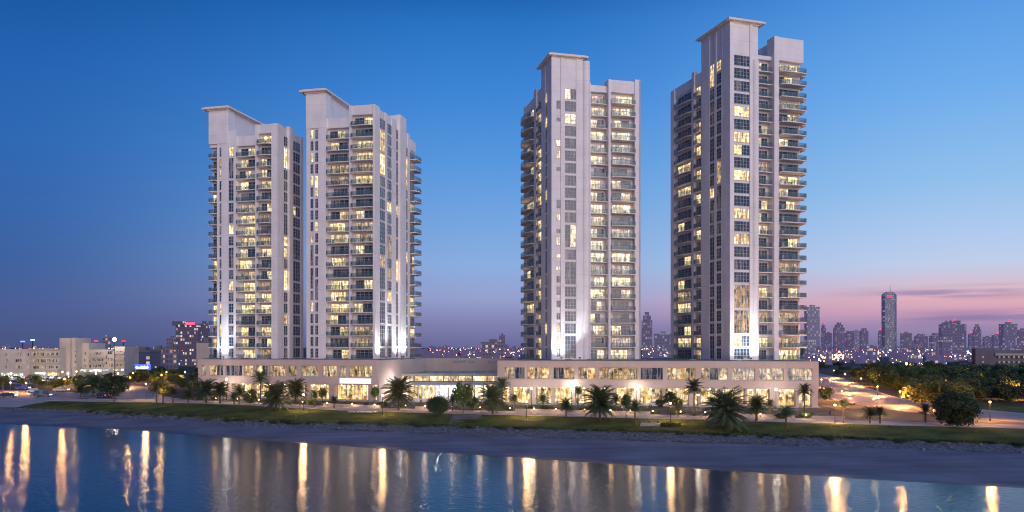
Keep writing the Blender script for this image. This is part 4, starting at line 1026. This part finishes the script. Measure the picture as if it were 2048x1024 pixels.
# tall glass skyscraper
d = 1400; w = 28 / FPX * d; H = ZH(590, d)
sk = thing('skyscraper', 'tall blue glass skyscraper with rounded shoulders and a spire on the right horizon', 'skyscraper', P(1778, d))
b = MB(); n = 14
pl = lambda k: [(w/2*k*math.copysign(abs(math.cos(a))**.5, math.cos(a)), w*.22*k*math.copysign(abs(math.sin(a))**.5, math.sin(a))) for a in [2*math.pi*i/20 for i in range(20)]]
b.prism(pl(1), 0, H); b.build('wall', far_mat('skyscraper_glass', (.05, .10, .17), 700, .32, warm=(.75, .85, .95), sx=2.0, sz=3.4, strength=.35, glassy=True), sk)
t = MB(); t.prism(pl(.9), H, H + 2.2); t.prism(pl(.74), H + 2.2, H + 4); t.prism(pl(.5), H + 4, H + 5.5); t.build('roof', M['f_blue'], sk)
MB().tube([(2, 0, H + 5), (2, 0, H + 17)], [.6, .2], 6).build('spire', M['f_far'], sk); MB().box(-5, 2, -w*.235, -w*.225, H - 4, H - 1).build('sign', M['red'], sk)

# far low city, each block its own thing
def scatter(n, ux0, ux1, d0, d1, h0, h1):
    for i in range(n):
        d = d0 * (d1 / d0) ** rc.random(); px = rc.uniform(ux0, ux1); w = rc.uniform(6, 22) * d / FPX; h = max(3.5, ZH(rc.triangular(686, 709, 700) if d > 900 else rc.uniform(701, 712), d))
        root = thing('low_building', 'small low building in the dim far city near the horizon', 'building', P(px, d), rc.uniform(-.5, .5), 'low buildings of the far city')
        b = MB(); b.box(-w/2, w/2, -w*.35, w*.35, 0, h); b.box(-w*.2, w*.1, -w*.2, w*.1, h, h + rc.uniform(1, 3)); b.build('wall', M[rc.choice(['f_far', 'f_far2'])], root)
scatter(62, -30, 420, 520, 2400, 7, 19); scatter(60, 830, 1050, 480, 2600, 6, 19); scatter(14, 1282, 1345, 600, 2400, 8, 20); scatter(110, 1615, 2080, 620, 2600, 6, 17)
# city lights: tiny lamps nobody could count
cl = {'a': MB(), 'b': MB(), 'c': MB(), 'd': MB()}
def dots(n, px0, px1, d0, d1, z0, z1, keys='aabcd', r=.55):
    for i in range(n):
        d = d0 * (d1 / d0) ** rc.random(); p = P(rc.uniform(px0, px1), d, rc.uniform(z0, z1)); cl[rc.choice(keys)].ball(p, r * d / 1000 * rc.uniform(.35, 1.0), 4)
dots(230, 0, 415, 480, 2600, 3, 14, 'aabbccd'); dots(200, 838, 1048, 430, 2600, 3, 13, 'aaabcd', .6); dots(60, 1284, 1345, 500, 2600, 3, 14)
dots(420, 1618, 2060, 560, 2600, 3, 11, 'aabcd', .6); dots(60, 1750, 2048, 900, 1500, 4, 9, 'cca', .9)
for i in range(330):
    t = rc.random(); p0, p1 = G(1622, 717), G(1756, 703)
    p0 = P(1622, 640); p1 = P(1765, 1500); q = p0.lerp(p1, t); q.z = rc.uniform(2, 7); q.x += rc.uniform(-9, 9); cl['a' if rc.random() < .75 else 'b'].ball(q, rc.uniform(.45, 1.25) * (.5 + t * .8), 4)
for i in range(60):
    q = P(rc.uniform(1785, 1845), rc.uniform(380, 520), rc.uniform(1, 4.5)); cl['a'].ball(q, rc.uniform(.1, .3), 4)
for k, c, s, lab in (('a', (1, .45, .13), 9, 'tiny orange lights scattered over the far city and its road'), ('b', (1, .8, .5), 9, 'tiny warm white lights scattered over the far city'), ('c', (.6, .78, 1), 8, 'tiny cold white lights scattered over the far city'), ('d', (1, .12, .2), 7, 'tiny red lights scattered over the far city')):
    m = emis('city_light_' + {'a': 'orange', 'b': 'warm', 'c': 'cold', 'd': 'red'}[k], c, s)
    try: m.cycles.emission_sampling = 'NONE'
    except Exception: pass
    tag(cl[k].build('city_lights', m), lab, 'lights', kind='stuff')

# nearer blocks on the left
M['beige'] = surf('beige_block', (.47, .39, .34), (.56, .48, .42), .1, rough=.85, extra=streaks)
M['beige2'] = surf('pale_block', (.34, .30, .27), (.41, .36, .33), .1, rough=.85, extra=streaks)
M['opening'] = dark_glass('block_opening', (.03, .028, .03), (.3, .24, .17), .56, faint=.5)
M['shoplit'] = lit_mat('street_shop', (.75, 1., .95), 2.2, sx=.5, sz=.8, dark=.3)
M['shopblue'] = lit_mat('street_shop_blue', (.2, .6, 1.), 2.6, sx=.6, sz=.8, dark=.3)
def office(label, boxes, wins, mats='beige', shops=(), d=380, name='office_block', ledges=()):
    root = thing(name, label, 'building', P(60, d)); o = P(60, d); b = MB()
    for x0, x1, top, dd, dep in boxes:
        q0, q1 = P(x0, dd), P(x1, dd); b.box(q0.x - o.x, q1.x - o.x, dd - o.y, dd - o.y + dep, 0, ZH(top, dd))
    b.build('wall', M[mats], root)
    if ledges:
        l = MB()
        for x0, x1, py, dd in ledges:
            q0, q1 = P(x0, dd), P(x1, dd); l.box(q0.x - o.x, q1.x - o.x, dd - o.y - 1.0, dd - o.y - .01, ZH(py, dd) - .5, ZH(py, dd) + .5)
        l.build('ledge', M['beige2'], root)
    for x0, x1, y0, y1, dd, nv in wins:
        q0, q1 = P(x0, dd), P(x1, dd); hh = (y1 - y0) * dd / FPX
        window('window', root, ((q0.x + q1.x)/2 - o.x, dd - o.y - .02, ZH(y1, dd)), 0, q1.x - q0.x, hh, nv, 0, ['opening'], t=.14)
    for x0, x1, y0, y1, dd, mt in shops:
        q0, q1 = P(x0, dd), P(x1, dd); hh = (y1 - y0) * dd / FPX
        window('shop_window', root, ((q0.x + q1.x)/2 - o.x, dd - o.y - .4, ZH(y1, dd)), 0, q1.x - q0.x, hh, 4, 0, [mt], t=.14)
    return root
wins = []
for y in (705, 718, 731):
    wins += [(-12, -2, y, y + 6.5, 380, 1), (10, 17, y, y + 6.5, 380, 1), (31, 44, y, y + 6.5, 380, 2), (54, 59, y, y + 7, 380, 0), (66, 93, y, y + 7, 378, 5), (94, 109, y, y + 6.5, 378, 3), (112, 117, y, y + 6.5, 378, 0)]
office('flat roofed beige office block at the left edge with three rows of strip windows', [(-40, 63, 698.5, 380, 16), (63, 118.5, 697, 378, 18)], wins, shops=[(3, 26, 745, 752, 380, 'shoplit'), (28, 48, 746, 752, 380, 'shoplit'), (70, 92, 744, 749, 378, 'shoplit'), (96, 116, 744.5, 752, 378, 'litshop')], ledges=[(63, 119, 713.5, 378), (63, 119, 727, 378), (63, 119, 741, 378), (63, 119, 699, 378)])
wins = []
for y in (699, 710, 721, 732): wins += [(149, 153.5, y, y + 5.5, 386, 0)]
for y in (704, 717, 729): wins += [(168, 172.5, y, y + 7, 392, 0), (178, 183, y, y + 7, 392, 0), (185, 208, y, y + 6, 392, 4), (215, 226, y - 2, y + 5, 390, 2), (232, 247, y - 2, y + 4, 390, 3), (159, 164, y, y + 6, 392, 0)]
office('pale stepped building with a stair tower and open terraces, second from the left', [(119, 140, 676, 384, 14), (140, 151.5, 675.5, 386, 14), (151.5, 177.5, 686, 392, 16), (177.5, 215, 699, 392, 16), (215, 229, 701, 390, 18), (229, 249, 693, 391, 15)], wins, mats='beige', d=386,
       shops=[(160, 205, 738, 744, 388, 'shoplit'), (206, 222, 738, 742, 388, 'shopblue'), (222, 248, 737, 742, 388, 'litshop')], ledges=[(178, 214, 714, 391.8), (178, 214, 726, 391.8), (229, 250, 706, 390.8), (229, 250, 718, 390.8)])
# dark tower with red sign
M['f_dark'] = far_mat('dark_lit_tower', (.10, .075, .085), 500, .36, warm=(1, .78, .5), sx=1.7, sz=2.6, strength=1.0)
o = block(351, 396, 651, 600, M['f_dark'], 'dark high-rise with many lit windows and a glowing red roof sign, left of the towers', crown=0, rot=0)
MB().box(-10, -1, -6, 5, ZH(651, 600), ZH(643, 600)).build('stair_head', M['f_dark'], o)
sg = MB(); z = ZH(650.5, 600)
for i in range(7): sg.box(1 + i * .95, 1.65 + i * .95, -7.6, -7.3, z + .3, z + 1.9 + .3 * (i % 2))
for i in range(6): sg.box(1.65 + i * .95, 1.95 + i * .95, -7.6, -7.3, z + .9, z + 1.4)
sg.build('sign', emis('red_sign', (1, .05, .12), 4), o)
block(396, 417, 649, 640, M['f_dark'], 'dark wing of the red sign high-rise seen beside the leftmost tower', crown=0, rot=0)
block(393, 420, 686, 450, M['beige'], 'plain beige block between the dark high-rise and the leftmost tower', rot=0, name='plain_block', dep=12)
block(299, 330, 700, 520, M['f_near'], 'brown block left of the dark high-rise', rot=0); block(326, 353, 697, 500, M['f_near'], 'brown block touching the foot of the dark high-rise', rot=0)
block(333, 352, 678, 760, M['f_near'], 'hazy brown block rising behind the foot of the dark high-rise', rot=0)
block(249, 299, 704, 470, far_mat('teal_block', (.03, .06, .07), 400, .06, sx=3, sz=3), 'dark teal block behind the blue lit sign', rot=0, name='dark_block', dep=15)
block(998, 1010, 672, 900, M['f_purple'], 'slim purple block rising behind the gap left of the third tower', crown=0, rot=0)
block(962, 1008, 686, 620, M['f_near'], 'hazy brown block at the left of the third tower', rot=0)
block(205, 219, 677, 700, M['f_near'], 'small dark block behind the pale stepped building', rot=0)
# blue lit sign
bs = thing('shop_sign', 'blue lit roadside sign with illegible white lettering', 'sign', P(285, 330)); zs = ZH(739, 330)
MB().box(-3.2, 3.2, 0, .4, zs, zs + 2.1).build('board', emis('blue_board', (.06, .12, 1.), 2.2), bs)
gl = MB(); q = random.Random(4)
for i in range(9):
    x = -2.7 + i * .6; hgt = q.uniform(.6, 1.2)
    gl.box(x, x + .14, -.08, -.01, zs + .45, zs + .45 + hgt); gl.box(x + .15, x + .4, -.08, -.01, zs + .45 + q.choice([0, .4]), zs + .6 + q.choice([.05, .4]))
gl.build('lettering', emis('sign_letters', (.8, .85, 1), 7), bs)
for x in (-2.4, 2.4): MB().box(x - .1, x + .1, .1, .3, 0, zs - .01).build('post', M['metal'], bs)
# small roof signs on the far left
for px, py, dd, c, lab in ((45, 683, 600, (.15, .35, 1.), 'blue lit roof sign above the left office block'), (65, 680, 640, (.5, .9, 1.), 'small white roof sign above the left office block'), (192, 682, 700, (1, .05, .15), 'small red lit roof sign behind the pale stepped building'), (247, 682, 760, (1, .03, .04), 'red beacon board right of the flood mast')):
    s = thing('roof_sign', lab, 'sign', P(px, dd)); zz = ZH(py, dd); MB().box(-1.6, 1.6, 0, .5, zz - .5, zz + .5).build('board', emis('roof_sign_' + str(px), c, 2), s); MB().box(-.3, .3, .1, .4, 0, zz - .9).build('post', M['metal'], s)
an = thing('antenna_mast', 'thin antenna mast on the roof of the pale stepped building', 'antenna', P(160, 395, ZH(686, 395))); MB().tube([(0, 0, 0), (0, 0, 4.5)], [.12, .05], 5).build('pole', M['metal'], an); MB().box(-.5, .5, -.04, .04, 2.5, 2.6).build('crossarm', M['metal'], an)
# near purple building at the right edge
M['mauve'] = surf('mauve_block', (.12, .105, .13), (.16, .14, .165), .1, rough=.85, extra=streaks)
wins = []
for y in (712, 722, 732): wins += [(x, x + 3.4, y, y + 4, 372, 0) for x in (1964, 1997, 2006, 2016, 2026, 2036, 2046)]
office('low purple grey building with small windows at the right edge beyond the wood', [(1951, 1988, 697, 372, 3), (1988, 2075, 700, 373, 9)], wins, mats='mauve', d=372, ledges=[(1988, 2070, 709, 373)])

# ------------------------------------------------------------------ street things
M['carwhite'] = surf('car_paint_white', (.6, .6, .62), (.68, .68, .7), 1, rough=.25, spec=.6); M['cardark'] = surf('car_paint_dark', (.03, .035, .06), (.05, .055, .08), 1, rough=.2, spec=.6); M['carsilver'] = surf('car_paint_silver', (.28, .29, .32), (.34, .35, .38), 1, rough=.25, spec=.6)
M['carblue'] = surf('car_paint_blue', (.05, .09, .35), (.07, .12, .42), 1, rough=.25, spec=.6); M['tyre'] = surf('tyre_rubber', (.015, .015, .015), (.03, .03, .03), 3, rough=.9); M['headl'] = emis('headlight', (1, .95, .85), 14); M['taill'] = emis('tail_light', (1, .04, .03), 6)
def car(loc, rz, paint, label, lights=True, group=None, van=False):
    root = thing('van' if van else 'car', label, 'van' if van else 'car', loc, rz, group)
    h2 = 1.95 if van else 1.45
    prof = [(-2.2, .35), (-2.2, .85), (-1.9, .98), (-1.55 if not van else -2.1, 1.0), (-1.05 if not van else -1.95, h2), (.55 if not van else 1.2, h2), (1.25 if not van else 1.7, 1.0), (2.05, .86), (2.2, .6), (2.2, .35)]
    b = MB(); n = len(prof)
    for yy, k in ((-.86, 1), (.86, 1)):
        for x, z in prof: b.v.append((x, yy * (.82 if z > 1.1 else 1.0), z))
    b.f += [tuple(range(n)), tuple(range(2*n - 1, n - 1, -1))] + [(i, n + i, n + (i+1) % n, (i+1) % n) for i in range(n)]
    b.build('body', M[paint], root)
    g = MB(); t = h2 - .12
    for sy in (-1, 1):
        y0, y1 = .845 * sy, .72 * sy
        x0, x1, x2, x3 = (-1.4, -1.0, .5, 1.05) if not van else (-1.9, -1.85, 1.1, 1.55)
        g.quad((x0, y0 * 1.01, 1.06), (x3, y0 * 1.01, 1.06), (x2, y1 * 1.01, t), (x1, y1 * 1.01, t))
    g.build('window', M['dark'], root)
    fx = (1.25, .60) if not van else (1.7, 1.22)
    MB().quad((fx[0] + .02, -.68, 1.05), (fx[0] + .02, .68, 1.05), (fx[1] + .08, .6, t), (fx[1] + .08, -.6, t)).build('windscreen', M['dark'], root)
    for x in (-1.35, 1.35):
        for y in (-.78, .78):
            w = MB().tube([(0, -.11, 0), (0, .11, 0)], .34, 14).build('wheel', M['tyre'], root, (x, y, .34)); MB().tube([(0, -.115, 0), (0, .115, 0)], .2, 10).build('rim', M['frame'], w)
    for y in (-.62, .62):
        MB().box(2.19, 2.24, y - .16, y + .16, .62, .78).build('headlight', M['headl'] if lights else M['frame'], root); MB().box(-2.24, -2.19, y - .16, y + .16, .7, .85).build('tail_light', M['taill'], root)
    return root
car(G(16, 795), R(8), 'cardark', 'dark car driving off the left edge of the road', van=False)
car(G(85, 794), R(12), 'cardark', 'dark van with lit headlights on the left road', van=True)
car(G(45, 779), R(8), 'carblue', 'blue van parked by the lamp near the left edge', van=True)
car(G(122, 783), R(10), 'carsilver', 'silver car on the left road behind the dark van')
car(G(70, 786), R(10), 'carwhite', 'white car farther back on the left road')
car(G(205, 795), R(150), 'cardark', 'dark car with red tail lights between the palm and the round tree')
car(G(1312, 814), R(172), 'carwhite', 'white car parked before the shop windows of the right podium', lights=False)
car(G(1697, 808), R(95), 'carsilver', 'silver car parked beside the thin sparse palm', lights=False)
car(G(1668, 766), R(250), 'carwhite', 'small white car far along the right-hand road')
for i in range(16):
    px = 14 + i * 16 + rc.uniform(-4, 4); car(G(px, rc.uniform(757, 763)), R(rc.uniform(60, 110)), rc.choice(['carwhite', 'cardark', 'carsilver']), 'parked car in the lit lot before the left office buildings', lights=False, group='cars in the lot before the left office buildings')

# stone steps from the lawn to the beach
M['steps'] = surf('weathered_steps', (.11, .10, .105), (.17, .155, .16), .8, rough=.9, bump=.2)
st = thing('stone_steps', 'grey stone steps and landing cut through the lawn down to the beach', 'steps', (0, 0, 0))
p = G(930, 842, -.5); st.location = (p.x, p.y, 0); w = MB()
for i in range(6): w.box(-2.6, 2.6, 5.5 - i * 1.5, 7.0 - i * 1.5, -2, .16 - i * .17)
w.build('tread', M['steps'], st)
for sx in (-1, 1):
    c = MB()
    c.v += [(sx*2.65, 7.5, -2), (sx*2.65, -5, -2), (sx*3.1, -5, -2), (sx*3.1, 7.5, -2), (sx*2.65, 7.5, .22), (sx*2.65, -5, -.95), (sx*3.1, -5, -.95), (sx*3.1, 7.5, .22)]; c.f += [(0, 1, 2, 3), (4, 7, 6, 5), (0, 4, 5, 1), (1, 5, 6, 2), (2, 6, 7, 3), (3, 7, 4, 0)]
    c.build('side_wall', M['steps'], st)
# pale stone slab
q = G(1313, 848, -.3); q.z = zterr(q.x, q.y); sl = thing('stone_terrace', 'pale stone slab terrace on the lawn left of the round hedge', 'terrace', q)
MB().prism([(-3.4, -1.6), (2.6, -1.9), (3.3, 1.3), (-2.6, 1.7)], -.3, .16).build('slab', M['stone'], sl)
bn = MB(); bn.box(-1.5, .6, .5, .95, .5, .58); bn.box(-1.4, -1.25, .55, .9, .16, .5); bn.box(.35, .5, .55, .9, .16, .5); bn.build('bench', M['metal'], sl)
# flower bed
fp = G(726, 827, -.1); fp.z = zterr(fp.x, fp.y); fbd = thing('flower_bed', 'low bed of pale blue and white flowers at the lawn edge before the white sign', 'flower bed', fp)
q = random.Random(8)
for nm, mt, cnt, zz in (('foliage', M['leafdark'], 900, .35), ('blossoms', surf('petals', (.3, .35, .6), (.75, .75, .85), 4, rough=.8), 420, .5)):
    b = MB()
    for i in range(cnt):
        a = q.uniform(0, 6.283); r_ = q.random() ** .5; c = Vector((3.2 * r_ * math.cos(a), 1.1 * r_ * math.sin(a), zz * q.uniform(.4, 1)))
        u = Vector((q.uniform(-1, 1), q.uniform(-1, 1), q.uniform(-.6, .6))).normalized() * .13; w_ = u.cross(Vector((q.uniform(-1, 1), q.uniform(-1, 1), 1))).normalized() * .09
        n0 = len(b.v); b.v += [tuple(c - u), tuple(c + w_), tuple(c + u), tuple(c - w_)]; b.f.append((n0, n0+1, n0+2, n0+3))
    b.build(nm, mt, fbd)
# low garden walls and benches of the promenade
for i, (px0, px1) in enumerate([(640, 760), (830, 890), (1030, 1180), (1210, 1300), (1420, 1590), (1600, 1690)]):
    pm = (px0 + px1) / 2; y = 195; x = (pm - 1024) / FPX * y; y = Yu(x) + 11.5; a = P(px0, y); b_ = P(px1, y)
    y0, y1 = Yu(a.x) + 10.6, Yu(b_.x) + 10.6; a = P(px0, y0); b_ = P(px1, y1); L_ = (b_ - a).length
    r_ = thing('garden_wall', ['low garden wall below the white sign of the left podium', 'low garden wall before the entrance hall', 'low garden wall before the left part of the right podium', 'low garden wall behind the very large date palm', 'low garden wall behind the largest date palm', 'low garden wall beyond the right podium corner'][i], 'wall', a, math.atan2(b_.y - a.y, b_.x - a.x))
    MB().box(0, L_, 0, .35, -.05, .55).build('wall', M['stone'], r_); MB().box(-.05, L_ + .05, -.05, .4, .55, .63).build('coping', M['paving'], r_)
def bench(px, py, label):
    p = G(px, py); r_ = thing('park_bench', label, 'bench', (p.x, p.y, 0.012), R(-15))
    MB().box(-.85, .85, -.22, .22, .42, .47).build('seat', M['bark'], r_); MB().box(-.85, .85, .2, .25, .5, .88).build('backrest', M['bark'], r_)
    for x in (-.7, .7): MB().box(x - .04, x + .04, -.2, .24, 0, .419).build('leg', M['metal'], r_)
bench(640, 812, 'bench on the promenade right of the large date palm lamp'); bench(1110, 822, 'bench on the promenade left of the young palm'); bench(1215, 824, 'bench on the promenade by the very large date palm'); bench(1470, 832, 'bench on the promenade behind the largest date palm')

# people strolling on the promenade
def person(px, py, rz, shirt, trousers, label, stride=.28, on=None):
    p = G(px, py, 0); zz = zterr(p.x, p.y)
    for _ in range(4): p = G(px, py, zz); zz = zterr(p.x, p.y)
    root = thing('person', label, 'person', (p.x, p.y, zz + .015), rz)
    def skin(name, pts, edges, rads, mat, lvl=1, parent=root):
        me = bpy.data.meshes.new(name); me.from_pydata(pts, edges, []); me.materials.append(mat)
        o = inst(name, me, parent); m = o.modifiers.new('skin', 'SKIN'); m.use_smooth_shade = True
        for v, r_ in zip(me.skin_vertices[0].data if me.skin_vertices else [], rads): v.radius = (r_, r_)
        o.modifiers.new('sub', 'SUBSURF').levels = lvl; return o
    def add_skin_layer(name, pts, edges, rads, mat):
        me = bpy.data.meshes.new(name); me.from_pydata(pts, edges, []); me.materials.append(mat)
        o = inst(name, me, root); m = o.modifiers.new('skin', 'SKIN'); m.use_smooth_shade = True
        if not me.skin_vertices: me.attributes.new if False else None
        sk_ = me.skin_vertices[0].data if me.skin_vertices else []
        for v, r_ in zip(sk_, rads): v.radius = (r_, r_)
        if sk_: sk_[0].use_root = True
        s_ = o.modifiers.new('sub', 'SUBSURF'); s_.levels = 1; s_.render_levels = 1; return o
    s = stride
    pts = [(0,0,.95),(0,0,1.15),(0,0,1.38),(0,0,1.5),(.02,0,1.6),(.03,0,1.7), (0,.1,.9),(s*.5,.1,.5),(s,.1,.07),(s+.16,.1,.04), (0,-.1,.9),(-s*.2,-.1,.48),(-s,-.1,.08),(-s+.15,-.1,.04),
           (0,.19,1.4),(-.06,.25,1.14),(.02,.27,.9),(.06,.27,.81),(.07,.27,.74), (0,-.19,1.4),(.06,-.25,1.14),(.16,-.27,.92),(.2,-.27,.83),(.22,-.27,.76)]
    ed = [(0,1),(1,2),(2,3),(3,4),(4,5),(0,6),(6,7),(7,8),(8,9),(0,10),(10,11),(11,12),(12,13),(2,14),(14,15),(15,16),(16,17),(17,18),(2,19),(19,20),(20,21),(21,22),(22,23)]
    rad = [.13,.12,.14,.055,.085,.08,.085,.055,.04,.035,.085,.055,.04,.035,.06,.04,.03,.03,.015,.06,.04,.03,.03,.015]
    add_skin_layer('body', pts, ed, rad, M['skin'])
    k = [1, 2, 14, 15, 19, 20]; add_skin_layer('shirt', [pts[0]] + [pts[i] for i in k], [(0,1),(1,2),(2,3),(3,4),(2,5),(5,6)], [.14,.13,.155,.075,.052,.075,.052], shirt)
    k = [6, 7, 8, 10, 11, 12]; add_skin_layer('trousers', [pts[0]] + [pts[i] for i in k], [(0,1),(1,2),(2,3),(0,4),(4,5),(5,6)], [.145,.1,.07,.055,.1,.07,.055], trousers)
    MB().ball((.0, 0, 1.69), .105, 10, 1.0).build('hair', M['metal'], root, smooth=True)
M['skin'] = surf('skin', (.35, .2, .13), (.42, .25, .17), 2, rough=.6)
cw = surf('cloth_white', (.6, .6, .62), (.7, .7, .72), 3, rough=.9); cd = surf('cloth_dark', (.03, .03, .05), (.06, .06, .08), 3, rough=.9); cr_ = surf('cloth_red', (.35, .05, .05), (.45, .08, .07), 3, rough=.9); cb = surf('cloth_blue', (.08, .12, .3), (.1, .16, .36), 3, rough=.9)
person(1244, 826, 0, cw, cd, 'person in a white shirt walking right of the very large date palm'); person(1000, 817, math.pi, cd, cd, 'person in dark clothes walking behind the palm by the steps')
person(600, 815, .2, cr_, cd, 'person in a red shirt walking behind the large date palm'); person(232, 803, .4, cr_, cb, 'person in a red shirt behind the round tree on the left lawn'); person(1660, 832, 2.9, cb, cd, 'person in a blue shirt near the right end of the promenade')

for px, py, rz, a, b_, lab in ((842, 812, 1, cd, cb, 'person in dark clothes before the entrance hall'), (858, 811, 2, cw, cd, 'person in a pale top before the entrance hall'), (690, 812, 0, cb, cd, 'person in a blue shirt under the white lit sign'), (1420, 834, 3, cw, cb, 'person in a white shirt left of the largest date palm'), (1175, 823, .3, cr_, cd, 'person in a red shirt between the young palm and the very large date palm')):
    person(px, py, rz, a, b_, lab, .2)

# ------------------------------------------------------------------ sky
world = bpy.data.worlds.new('World'); scene.world = world; world.use_nodes = True; nt = world.node_tree; nt.nodes.clear()
out = nd(nt, 'ShaderNodeOutputWorld'); bg = nd(nt, 'ShaderNodeBackground'); lk(nt, bg.outputs[0], out.inputs[0])
tc = nd(nt, 'ShaderNodeTexCoord'); sp = nd(nt, 'ShaderNodeSeparateXYZ'); lk(nt, tc.outputs['Generated'], sp.inputs[0])
rh = mth(nt, 'SQRT', mth(nt, 'ADD', mth(nt, 'MULTIPLY', sp.outputs[0], sp.outputs[0]), mth(nt, 'MULTIPLY', sp.outputs[1], sp.outputs[1])))
te = mth(nt, 'DIVIDE', sp.outputs[2], mth(nt, 'MAXIMUM', mth(nt, 'MULTIPLY', rh, .93), .05)); fac = mth(nt, 'MULTIPLY', mth(nt, 'ADD', te, .02), 2.0, clamp=True)
az = mth(nt, 'ARCTAN2', sp.outputs[0], sp.outputs[1])
def rp(stops): return ramp(nt, fac, [(max(0, min(1, ((HZ - y) / FPX + .02) * 2)), lin(*c)) for y, c in stops][::-1])
SL = [(-120, (14, 64, 130)), (0, (22, 84, 158)), (150, (36, 98, 176)), (300, (46, 104, 180)), (430, (54, 102, 172)), (530, (62, 98, 160)), (620, (74, 94, 148)), (690, (74, 86, 130))]
SC = [(-120, (30, 96, 172)), (0, (42, 116, 196)), (150, (62, 134, 214)), (300, (88, 152, 222)), (430, (118, 166, 224)), (520, (140, 174, 222)), (590, (150, 160, 206)), (640, (132, 132, 178)), (690, (106, 108, 154))]
SR = [(-120, (60, 128, 206)), (0, (80, 148, 224)), (200, (110, 172, 236)), (380, (146, 192, 236)), (480, (176, 202, 238)), (535, (192, 206, 234)), (568, (208, 194, 214)), (600, (226, 178, 190)), (628, (210, 160, 184)), (652, (164, 140, 176)), (690, (122, 118, 160))]
cl_, cc_, cr2 = rp(SL), rp(SC), rp(SR)
def ss(x, a, b):
    n = nt.nodes.new('ShaderNodeMapRange'); n.interpolation_type = 'SMOOTHSTEP'; lk(nt, x, n.inputs[0]); n.inputs[1].default_value = a; n.inputs[2].default_value = b; return n.outputs[0]
c1 = mixc(nt, ss(az, -.60, -.02), cl_, cc_); c2 = mixc(nt, ss(az, -.02, .55), c1, cr2)
# thin cloud bars low on the right
cx = nd(nt, 'ShaderNodeCombineXYZ'); lk(nt, mth(nt, 'MULTIPLY', az, 7.), cx.inputs[0]); lk(nt, mth(nt, 'MULTIPLY', te, 95.), cx.inputs[1])
cn = nd(nt, 'ShaderNodeTexNoise'); cn.inputs['Scale'].default_value = 1.; cn.inputs['Detail'].default_value = 6; cn.inputs['Roughness'].default_value = .5; lk(nt, cx.outputs[0], cn.inputs['Vector'])
def bump_(x, c, w): return mth(nt, 'SUBTRACT', 1., ss(mth(nt, 'ABSOLUTE', mth(nt, 'SUBTRACT', x, c)), 0., w))
k1 = mth(nt, 'MULTIPLY', bump_(te, .064, .013), bump_(az, .50, .16)); k2 = mth(nt, 'MULTIPLY', bump_(te, .034, .015), ss(az, .38, .52))
k = mth(nt, 'MULTIPLY', mth(nt, 'ADD', k1, k2, clamp=True), ss(cn.outputs['Fac'], .34, .62))
c3 = mixc(nt, mth(nt, 'MULTIPLY', k, .7), c2, lin(122, 116, 164))
lk(nt, c3, bg.inputs[0]); bg.inputs[1].default_value = 1.0
# added frontal fill for the walls: very soft and low, from behind the viewer
fill_sun = light('fill_sun', 'SUN', (0, 0, 50), 2.05, (1., .84, .79), None, angle=R(50))
fill_sun.rotation_euler = Vector((-.35, 1., -.16)).to_track_quat('-Z', 'Y').to_euler()

# ------------------------------------------------------------------ camera and render settings
cam = bpy.data.cameras.new('camera'); co = bpy.data.objects.new('camera', cam); COL.objects.link(co); co.location = (0, 0, EYE); co.rotation_euler = (R(90), 0, 0)
cam.sensor_width = 36; cam.lens = FPX / 2048 * 36; cam.shift_y = (HZ - 512) / 2048; cam.clip_end = 20000; cam.clip_start = .5
scene.camera = co
scene.view_settings.view_transform = 'Standard'; scene.view_settings.look = 'None'; scene.view_settings.exposure = 0
scene.render.engine = 'CYCLES'; scene.cycles.use_denoising = True; scene.cycles.filter_width = 1.1; scene.cycles.sample_clamp_indirect = 6; scene.cycles.max_bounces = 6; scene.cycles.transparent_max_bounces = 12
try: scene.cycles.use_light_tree = True
except Exception: pass
